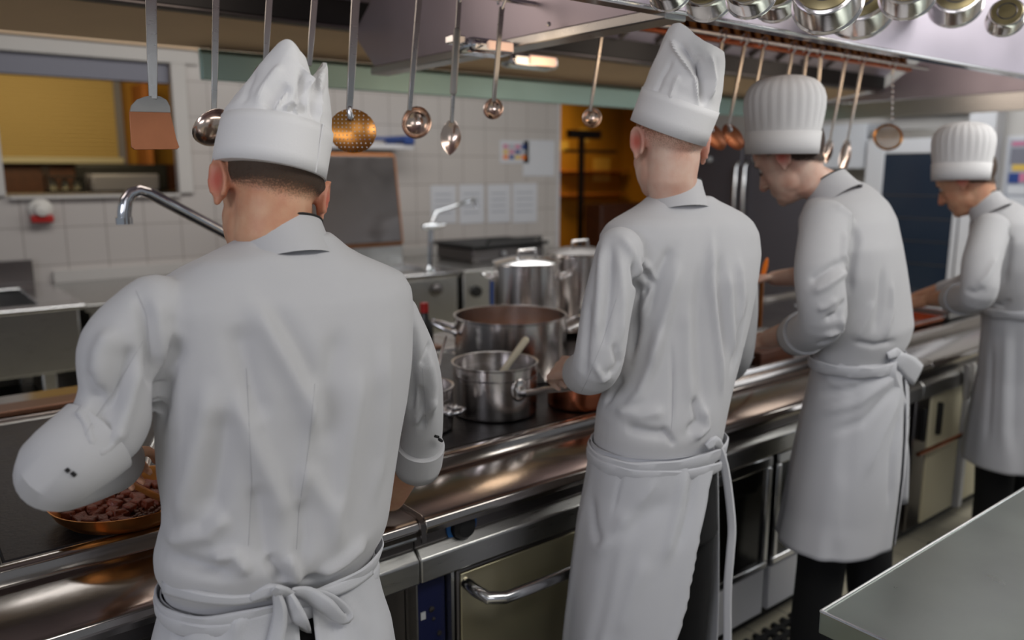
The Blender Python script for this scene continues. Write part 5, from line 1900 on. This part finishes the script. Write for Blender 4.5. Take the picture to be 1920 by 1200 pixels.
rb1([(470, 1122), (500, 1108), (525, 1106, .006), (545, 1112, .01)], [.006, .010, .008, .007], 'bow_loop')
rb1([(545, 1108, .012), (575, 1112, .016), (610, 1135, .014), (640, 1160, .008), (655, 1150, .006), (620, 1120, .006), (570, 1106, .008)], [.006, .012, .014, .010, .007, .007, .006], 'bow_loop')
rb1([(518, 1112, .012), (525, 1140, .010), (522, 1175, .008), (512, 1215, .006)], [.006, .010, .012, .013], 'bow_tail')
rb1([(540, 1112, .012), (555, 1145, .012), (568, 1180, .010), (575, 1220, .008)], [.006, .011, .014, .016], 'bow_tail')
rb1([(512, 1102, .012), (528, 1110, .018), (545, 1116, .014)], [.007, .011, .008], 'bow_knot')
rb1([(305, 1100), (370, 1118), (440, 1125), (500, 1116)], [.010, .009, .008, .007], 'apron_tie')
rb1([(545, 1118), (610, 1112), (660, 1092), (698, 1066)], [.007, .010, .011, .010], 'apron_tie')

# ---------------------------------------------------------------- second chef
C2J = [(1.5632, 1.433, 1.205, 0.0721, 0.06), (1.5487, 1.4399, 1.205, 0.094, 0.068), (1.5304, 1.4521, 1.205, 0.1372, 0.08), (1.5072, 1.4372, 1.2, 0.1802, 0.095), (1.4771, 1.4363, 1.2, 0.1994, 0.106), (1.4287, 1.4395, 1.195, 0.1979, 0.115), (1.3803, 1.4374, 1.19, 0.1865, 0.12), (1.2822, 1.4324, 1.185, 0.1659, 0.12), (1.1857, 1.4086, 1.18, 0.1525, 0.12), (1.1376, 1.3922, 1.18, 0.1483, 0.122), (1.0843, 1.3712, 1.18, 0.1518, 0.125), (1.0412, 1.3632, 1.18, 0.1496, 0.125), (1.0014, 1.3628, 1.185, 0.1478, 0.122), (0.9473, 1.366, 1.19, 0.1437, 0.115)]
C2A = [(1.0126, 1.3587, 1.185, 0.1522, 0.128), (0.976, 1.3605, 1.185, 0.1558, 0.13), (0.9072, 1.3682, 1.19, 0.1651, 0.14), (0.8156, 1.362, 1.19, 0.1735, 0.15), (0.7218, 1.359, 1.19, 0.1806, 0.155), (0.5718, 1.3531, 1.19, 0.1891, 0.16), (0.4318, 1.3478, 1.19, 0.1934, 0.165)]
F2 = [
    ([(1190, 470), (1194, 540), (1190, 620), (1180, 680)], -.012, .012), ([(1160, 440), (1185, 470), (1205, 520)], .005, .012), ([(1210, 500), (1222, 530), (1200, 560)], -.012, .010), ([(1200, 480), (1225, 520), (1212, 570), (1198, 600)], .008, .010),
    ([(1262, 460), (1235, 510), (1220, 560), (1212, 600)], -.008, .014), ([(1275, 480), (1255, 560), (1235, 640), (1215, 700)], .007, .016), ([(1240, 600), (1225, 680), (1200, 740), (1170, 770)], .008, .016),
    ([(1335, 430), (1332, 520), (1340, 600), (1350, 680), (1355, 760)], .008, .012), ([(1350, 460), (1352, 560), (1362, 680)], -.006, .012), ([(1365, 500), (1370, 600), (1378, 680)], .006, .010), ([(1318, 480), (1310, 580), (1315, 700), (1325, 790)], -.006, .020),
    ([(1290, 560), (1290, 680), (1300, 780)], .004, .018), ([(1400, 560), (1385, 640), (1372, 700)], -.008, .010), ([(1385, 480), (1392, 560), (1388, 620)], .006, .012),
    ([(1300, 740), (1312, 790), (1285, 815)], -.010, .012), ([(1320, 760), (1325, 800), (1300, 825)], .008, .010), ([(1170, 800), (1215, 810), (1255, 815)], -.009, .012), ([(1150, 770), (1200, 780), (1250, 770)], .006, .016), ([(1240, 800), (1255, 820), (1265, 835)], -.007, .007),
    ([(1258, 640), (1262, 720), (1260, 800)], -.003, .006), ([(1170, 705), (1150, 730), (1135, 760)], -.006, .012),
    # left sleeve
    ([(1130, 450), (1125, 540), (1118, 640)], .006, .012), ([(1145, 450), (1142, 560), (1130, 660)], -.007, .012), ([(1160, 470), (1168, 560), (1165, 650)], .005, .012), ([(1105, 560), (1100, 640), (1095, 720)], -.005, .010), ([(1115, 680), (1130, 712), (1150, 700)], .006, .008), ([(1150, 640), (1160, 680), (1140, 710)], -.006, .010),
    ([(1225, 372), (1270, 380), (1320, 372)], -.002, .010),
]
S2 = dict(
    label='person second from left, seen from behind in white jacket, open apron over black trousers', yaw=-15, jacket=C2J, apron=C2A, vox=.005, smooth=6,
    head=aty(1256, 270, 1.22), head_rot=(-24, 10, 4), feet=((1.27, 1.24), (1.46, 1.17)), skin='skin_pale',
    armL=dict(sleeve=[(aty(1162, 470, 1.18), .050), (aty(1140, 570, 1.165), .052), (aty(1120, 682, 1.165), .052), (aty(1092, 700, 1.27), .048)], wrist=aty(1074, 690, 1.36), dir=(.2, .8, -.2), back=(-.6, .0, .7), thumb=1, curl=.8),
    armR=dict(sleeve=[(aty(1380, 484, 1.215), .050), (aty(1386, 580, 1.24), .046), (aty(1380, 662, 1.27), .045), (aty(1366, 690, 1.37), .044)], wrist=aty(1350, 712, 1.46), dir=(-.2, .9, -.3), back=(.3, -.2, .8), thumb=-1, curl=.7),
    folds=F2, noise=(.0018, 7.0), collar=(aty(1266, 346, 1.212), -20, 16, .058, .060, .064, 1.2),
    seams=[[(1156, 560), (1130, 640), (1100, 715), (1088, 738)], [(1262, 690), (1262, 760), (1258, 815)]], tabs=[[(1084, 735), (1090, 742)]],
    edges=[(1345, 850), (1336, 895), (1322, 960), (1300, 1060), (1282, 1140), (1262, 1200), (1240, 1290)], a_right=math.radians(96),
    apron_folds=[([(1168, 880), (1158, 920), (1150, 960)], -.003, .005), ([(1260, 930), (1190, 985), (1125, 1015)], -.0045, .022), ([(1180, 960), (1150, 1010), (1110, 1040)], .006, .02), ([(1285, 868), (1270, 960), (1245, 1060)], .006, .014), ([(1300, 880), (1290, 960), (1270, 1040)], -.005, .012), ([(1110, 930), (1115, 990), (1130, 1030)], -.006, .014), ([(1230, 900), (1210, 930), (1195, 950)], .004, .010), ([(1215, 1040), (1180, 1120), (1160, 1200)], .005, .025)],
    bands=[(.995, .034, .010, .010), (.970, .030, .013, -.006)], ripple=11, amp=.004, hair=(-.060, M['stubble_fair'], .06, .80, .7, .02))
P2_, A2_, H2, J2 = person('person', S2)
HM2 = head_matrix(aty(1252, 249, 1.215), -24, -13, 15)
top2 = lambda t: (.024 * math.exp(-((math.remainder(t - math.radians(195), 2 * math.pi)) / .7) ** 2) - .026 * math.exp(-((math.remainder(t - math.radians(-10), 2 * math.pi)) / .5) ** 2))
rows2 = [(0, .083, .082, .100, .100, 0, 0), (.03, .083, .083, .1, .1, 0, 0), (.06, .083, .084, .1, .1, 0, 0), (.075, .083, .084, .1, .1, 0, 0), (.085, .081, .081, .098, .098, 0, 0), (.105, .080, .076, .097, .096, 0, 0), (.13, .079, .069, .095, .094, 0, 0), (.155, .078, .060, .092, .09, 0, 0), (.178, .077, .050, .088, .085, 0, 0), (.192, .076, .040, .082, .08, 0, 0)]
st2 = [([(1246, 58), (1280, 110), (1305, 145), (1310, 205)], .007, .006), ([(1300, 100), (1318, 150), (1322, 200)], -.020, .012), ([(1270, 78), (1300, 120), (1316, 150)], -.014, .008), ([(1225, 185), (1240, 150), (1262, 110)], -.003, .010), ([(1255, 190), (1265, 160), (1275, 140)], .003, .008), ([(1330, 190), (1338, 150), (1332, 100)], .008, .007)]
h2, b2 = paper_hat(P2_, HM2, rows2, top2, .075, [(.9, .001, 1.0), (.7, -.008, .7), (.42, -.018, .4), (.15, -.022, .2)], stroke=st2, crease=(.004, 14), fold=20)
# apron tie hanging down the right hip
bvA2 = bvh_of(evaluated(A2_))
o2 = Vector(ORG[P2_.name])
ribbon([aty(u, v, y) for u, v, y in ((1338, 826, 1.05), (1352, 850, 1.05), (1363, 900, 1.06), (1372, 985, 1.07), (1369, 1040, 1.07), (1364, 1110, 1.07), (1364, 1230, 1.07))], [.006, .009, .0095, .010, .010, .010, .010], M['fabric_apron'], A2_, 'apron_tie')
ribbon([aty(u, v, y) for u, v, y in ((1325, 838, 1.04), (1340, 828, 1.035), (1352, 838, 1.045))], [.008, .013, .007], M['fabric_apron'], A2_, 'apron_knot')

# ---------------------------------------------------------------- third chef
C3J = [(1.5921, 2.2744, 1.28, 0.0373, 0.0246), (1.5767, 2.2706, 1.27, 0.0825, 0.0545), (1.5556, 2.2432, 1.258, 0.1205, 0.0796), (1.5286, 2.2238, 1.245, 0.1561, 0.103), (1.4843, 2.1987, 1.225, 0.1815, 0.1198), (1.4105, 2.179, 1.2, 0.1899, 0.1254), (1.334, 2.1909, 1.19, 0.194, 0.128), (1.2554, 2.2138, 1.18, 0.1895, 0.1251), (1.1765, 2.2282, 1.17, 0.1886, 0.1245), (1.127, 2.2361, 1.175, 0.1799, 0.1187), (1.0917, 2.2299, 1.18, 0.1662, 0.1097), (1.0439, 2.2401, 1.185, 0.1675, 0.1105)]
C3A = [(1.0917, 2.2286, 1.18, 0.1623, 0.1169), (1.0439, 2.2447, 1.18, 0.1692, 0.1218), (0.9594, 2.2524, 1.185, 0.1835, 0.1321), (0.8578, 2.2532, 1.19, 0.196, 0.1411), (0.7383, 2.2486, 1.195, 0.2058, 0.1482), (0.618, 2.2391, 1.2, 0.2106, 0.1516), (0.5253, 2.2193, 1.2, 0.2132, 0.1535)]
F3 = [
    ([(1600, 410), (1605, 450), (1595, 500), (1590, 560)], -.010, .014), ([(1585, 430), (1580, 480), (1590, 520)], .006, .012), ([(1580, 490), (1545, 510), (1515, 530)], -.008, .012), ([(1590, 505), (1550, 535), (1520, 550)], .006, .012),
    ([(1585, 560), (1570, 590), (1545, 600)], -.008, .010), ([(1580, 590), (1575, 620), (1540, 630)], .007, .010), ([(1570, 560), (1550, 575), (1530, 580)], .005, .010), ([(1575, 620), (1555, 640), (1530, 645)], -.006, .010),
    ([(1640, 560), (1620, 610), (1600, 640)], .005, .016), ([(1655, 500), (1650, 570), (1640, 630)], -.005, .014), ([(1670, 520), (1672, 580), (1660, 640)], .005, .014), ([(1600, 640), (1640, 648), (1680, 640)], -.005, .010), ([(1560, 380), (1590, 400), (1610, 440)], .004, .014),
]
S3 = dict(
    label='person third from left in profile, bending over, rolled sleeves, tall round pleated hat', yaw=10, jacket=C3J, apron=C3A, vox=.006, smooth=6,
    head=aty(1485, 296, 1.37), head_rot=(6, 30, 0), feet=((2.12, 1.20), (2.42, 1.15)), skin='skin_pale',
    armL=dict(sleeve=[(aty(1548, 420, 1.175), .066), (aty(1535, 510, 1.13), .062), (aty(1540, 600, 1.12), .060), (aty(1498, 628, 1.24), .052)], wrist=aty(1436, 638, 1.40), dir=(-.25, .9, -.25), back=(-.5, .3, .75), thumb=1, curl=.55, cuff=.88),
    armR=dict(sleeve=[((2.37, 1.27, 1.47), .060), ((2.45, 1.36, 1.33), .055), (aty(1560, 520, 1.48), .050), (aty(1514, 502, 1.56), .046)], wrist=aty(1452, 522, 1.68), dir=(-.4, .85, -.05), back=(.2, .1, .9), thumb=-1, curl=.7, cuff=.9),
    folds=F3, noise=(.002, 7.0), collar=(aty(1547, 342, 1.288), 8, 38, .060, .064, .066, 1.22), cuff_piping=True,
    apron_folds=[([(1686, 690), (1600, 730), (1520, 738)], -.006, .012), ([(1686, 700), (1610, 755), (1530, 775)], .006, .012), ([(1690, 715), (1620, 790), (1550, 815)], -.006, .014), ([(1692, 730), (1650, 820), (1620, 900)], .005, .018), ([(1692, 760), (1672, 850), (1668, 960)], -.006, .014), ([(1540, 700), (1570, 720), (1620, 712)], .004, .010), ([(1580, 880), (1570, 960), (1572, 1040)], .004, .025)],
    bands=[(1.075, .034, .010, .004)], ripple=9, amp=.005, hair=(-.070, M['stubble_dark'], .06, .72, 2.4, -.02))
P3_, A3_, H3, J3 = person('person', S3)


def puff_hat(P, Hm, prof, pleats, name='chef_hat', depth=.0024, bz=.062):
    n = 144
    R = []
    for (z, r, ry) in prof:
        p = []
        for k in range(n):
            t = 2 * math.pi * k / n
            w_ = max(0.0, min(1.0, (z - bz) / .03))
            q = 1 + w_ * depth / r * (abs(math.sin(pleats * t / 2)) - .6) * (1 if z < .19 else .5)
            p.append(Hm @ Vector((r * q * math.cos(t), ry * q * math.sin(t), z)))
        R.append(p)
    o = MB().loft(R).build(name, M['hatpaper'], P, angle=50)
    b = [[Hm @ Vector((r * 1.02 * math.cos(2 * math.pi * k / n), ry * 1.02 * math.sin(2 * math.pi * k / n), z)) for k in range(n)] for (z, r, ry) in prof if z <= bz + .001]
    MB().loft(b, caps=False).build('hat_band', M['hatpaper'], o, solid=.0012)
    return o


HM3 = head_matrix(aty(1465, 289, 1.36), 6, 0, 0)
prof3 = [(0, .083, .102), (.03, .084, .104), (.062, .086, .106), (.075, .088, .108), (.10, .093, .111), (.13, .098, .114), (.155, .100, .113), (.175, .096, .106), (.192, .086, .094), (.204, .070, .078), (.213, .045, .052), (.217, .015, .02)]
puff_hat(P3_, HM3, prof3, 26)
# bow at the small of the back
ribbon([aty(u, v, y) for u, v, y in ((1672, 668, 1.06), (1692, 678, 1.05), (1708, 692, 1.055), (1722, 704, 1.065))], [.012, .026, .036, .034], M['fabric_apron'], A3_, 'bow_loop')
ribbon([aty(u, v, y) for u, v, y in ((1680, 668, 1.06), (1672, 700, 1.055), (1684, 740, 1.06), (1694, 790, 1.07))], [.008, .014, .018, .020], M['fabric_apron'], A3_, 'bow_tail')
ribbon([aty(u, v, y) for u, v, y in ((1690, 780, 1.07), (1696, 860, 1.08), (1694, 945, 1.09))], [.012, .014, .014], M['fabric_apron'], A3_, 'bow_tail')
ribbon([aty(u, v, y) for u, v, y in ((1664, 668, 1.055), (1680, 662, 1.05), (1694, 672, 1.06))], [.010, .015, .009], M['fabric_apron'], A3_, 'bow_knot')

# ---------------------------------------------------------------- last chef
C4J = [(1.5136, 3.3215, 1.262, 0.0535, 0.0353), (1.4975, 3.3384, 1.256, 0.0893, 0.0589), (1.4741, 3.3337, 1.245, 0.1347, 0.0889), (1.433, 3.33, 1.23, 0.1734, 0.1144), (1.3635, 3.3395, 1.215, 0.1949, 0.1286), (1.262, 3.3666, 1.2, 0.1958, 0.1293), (1.1791, 3.3934, 1.19, 0.1867, 0.1232), (1.1147, 3.4172, 1.19, 0.1804, 0.1191), (1.0481, 3.4453, 1.195, 0.1745, 0.1152)]
C4A = [(1.1147, 3.417, 1.19, 0.1754, 0.1193), (1.0041, 3.4639, 1.19, 0.1804, 0.1227), (0.8204, 3.5288, 1.195, 0.2051, 0.1395), (0.654, 3.5766, 1.2, 0.2404, 0.1635), (0.4613, 3.6141, 1.2, 0.2776, 0.1888)]
F4 = [([(1895, 420), (1890, 480), (1880, 540)], -.008, .014), ([(1870, 480), (1850, 520), (1830, 540)], .005, .012), ([(1850, 540), (1830, 550), (1810, 545)], -.005, .010), ([(1895, 560), (1880, 575), (1860, 570)], -.006, .012)]
S4 = dict(
    label='person farthest away at the right edge in white jacket looking down, short round hat', yaw=10, jacket=C4J, apron=C4A, vox=.007, smooth=6,
    head=aty(1815, 338, 1.33), head_rot=(0, 28, 0), feet=((3.48, 1.22), (3.70, 1.18)), skin='skin',
    armL=dict(sleeve=[(aty(1858, 432, 1.165), .062), (aty(1840, 495, 1.13), .060), (aty(1832, 552, 1.12), .056), (aty(1792, 560, 1.26), .048)], wrist=aty(1748, 562, 1.40), dir=(-.1, .9, -.28), back=(-.4, .2, .8), thumb=1, curl=.45, cuff=.86),
    armR=dict(sleeve=[((3.45, 1.26, 1.40), .058), ((3.52, 1.33, 1.27), .052), ((3.52, 1.42, 1.16), .048), ((3.50, 1.50, 1.12), .045)], wrist=(3.47, 1.60, 1.08), dir=(-.1, .9, -.3), back=(.3, .1, .9), thumb=-1, curl=.5),
    folds=F4, noise=(.003, 7.0), collar=(aty(1842, 373, 1.278), 4, 34, .056, .060, .064, 1.22), cuff_piping=True,
    apron_folds=[([(1890, 600), (1885, 720), (1880, 860)], .006, .02), ([(1905, 620), (1902, 740), (1900, 860)], -.006, .02), ([(1860, 640), (1856, 740), (1850, 840)], -.005, .018)],
    bands=[(1.10, .034, .010, .004)], ripple=8, amp=.006, hair=(-.066, M['stubble'], .06, .72, 2.2, -.015))
P4_, A4_, H4, J4 = person('person', S4)
HM4 = head_matrix(aty(1800, 338, 1.325), 0, 2, 3)
prof4 = [(z * .96, r * .98, ry * .93) for (z, r, ry) in prof3]
puff_hat(P4_, HM4, prof4, 26)
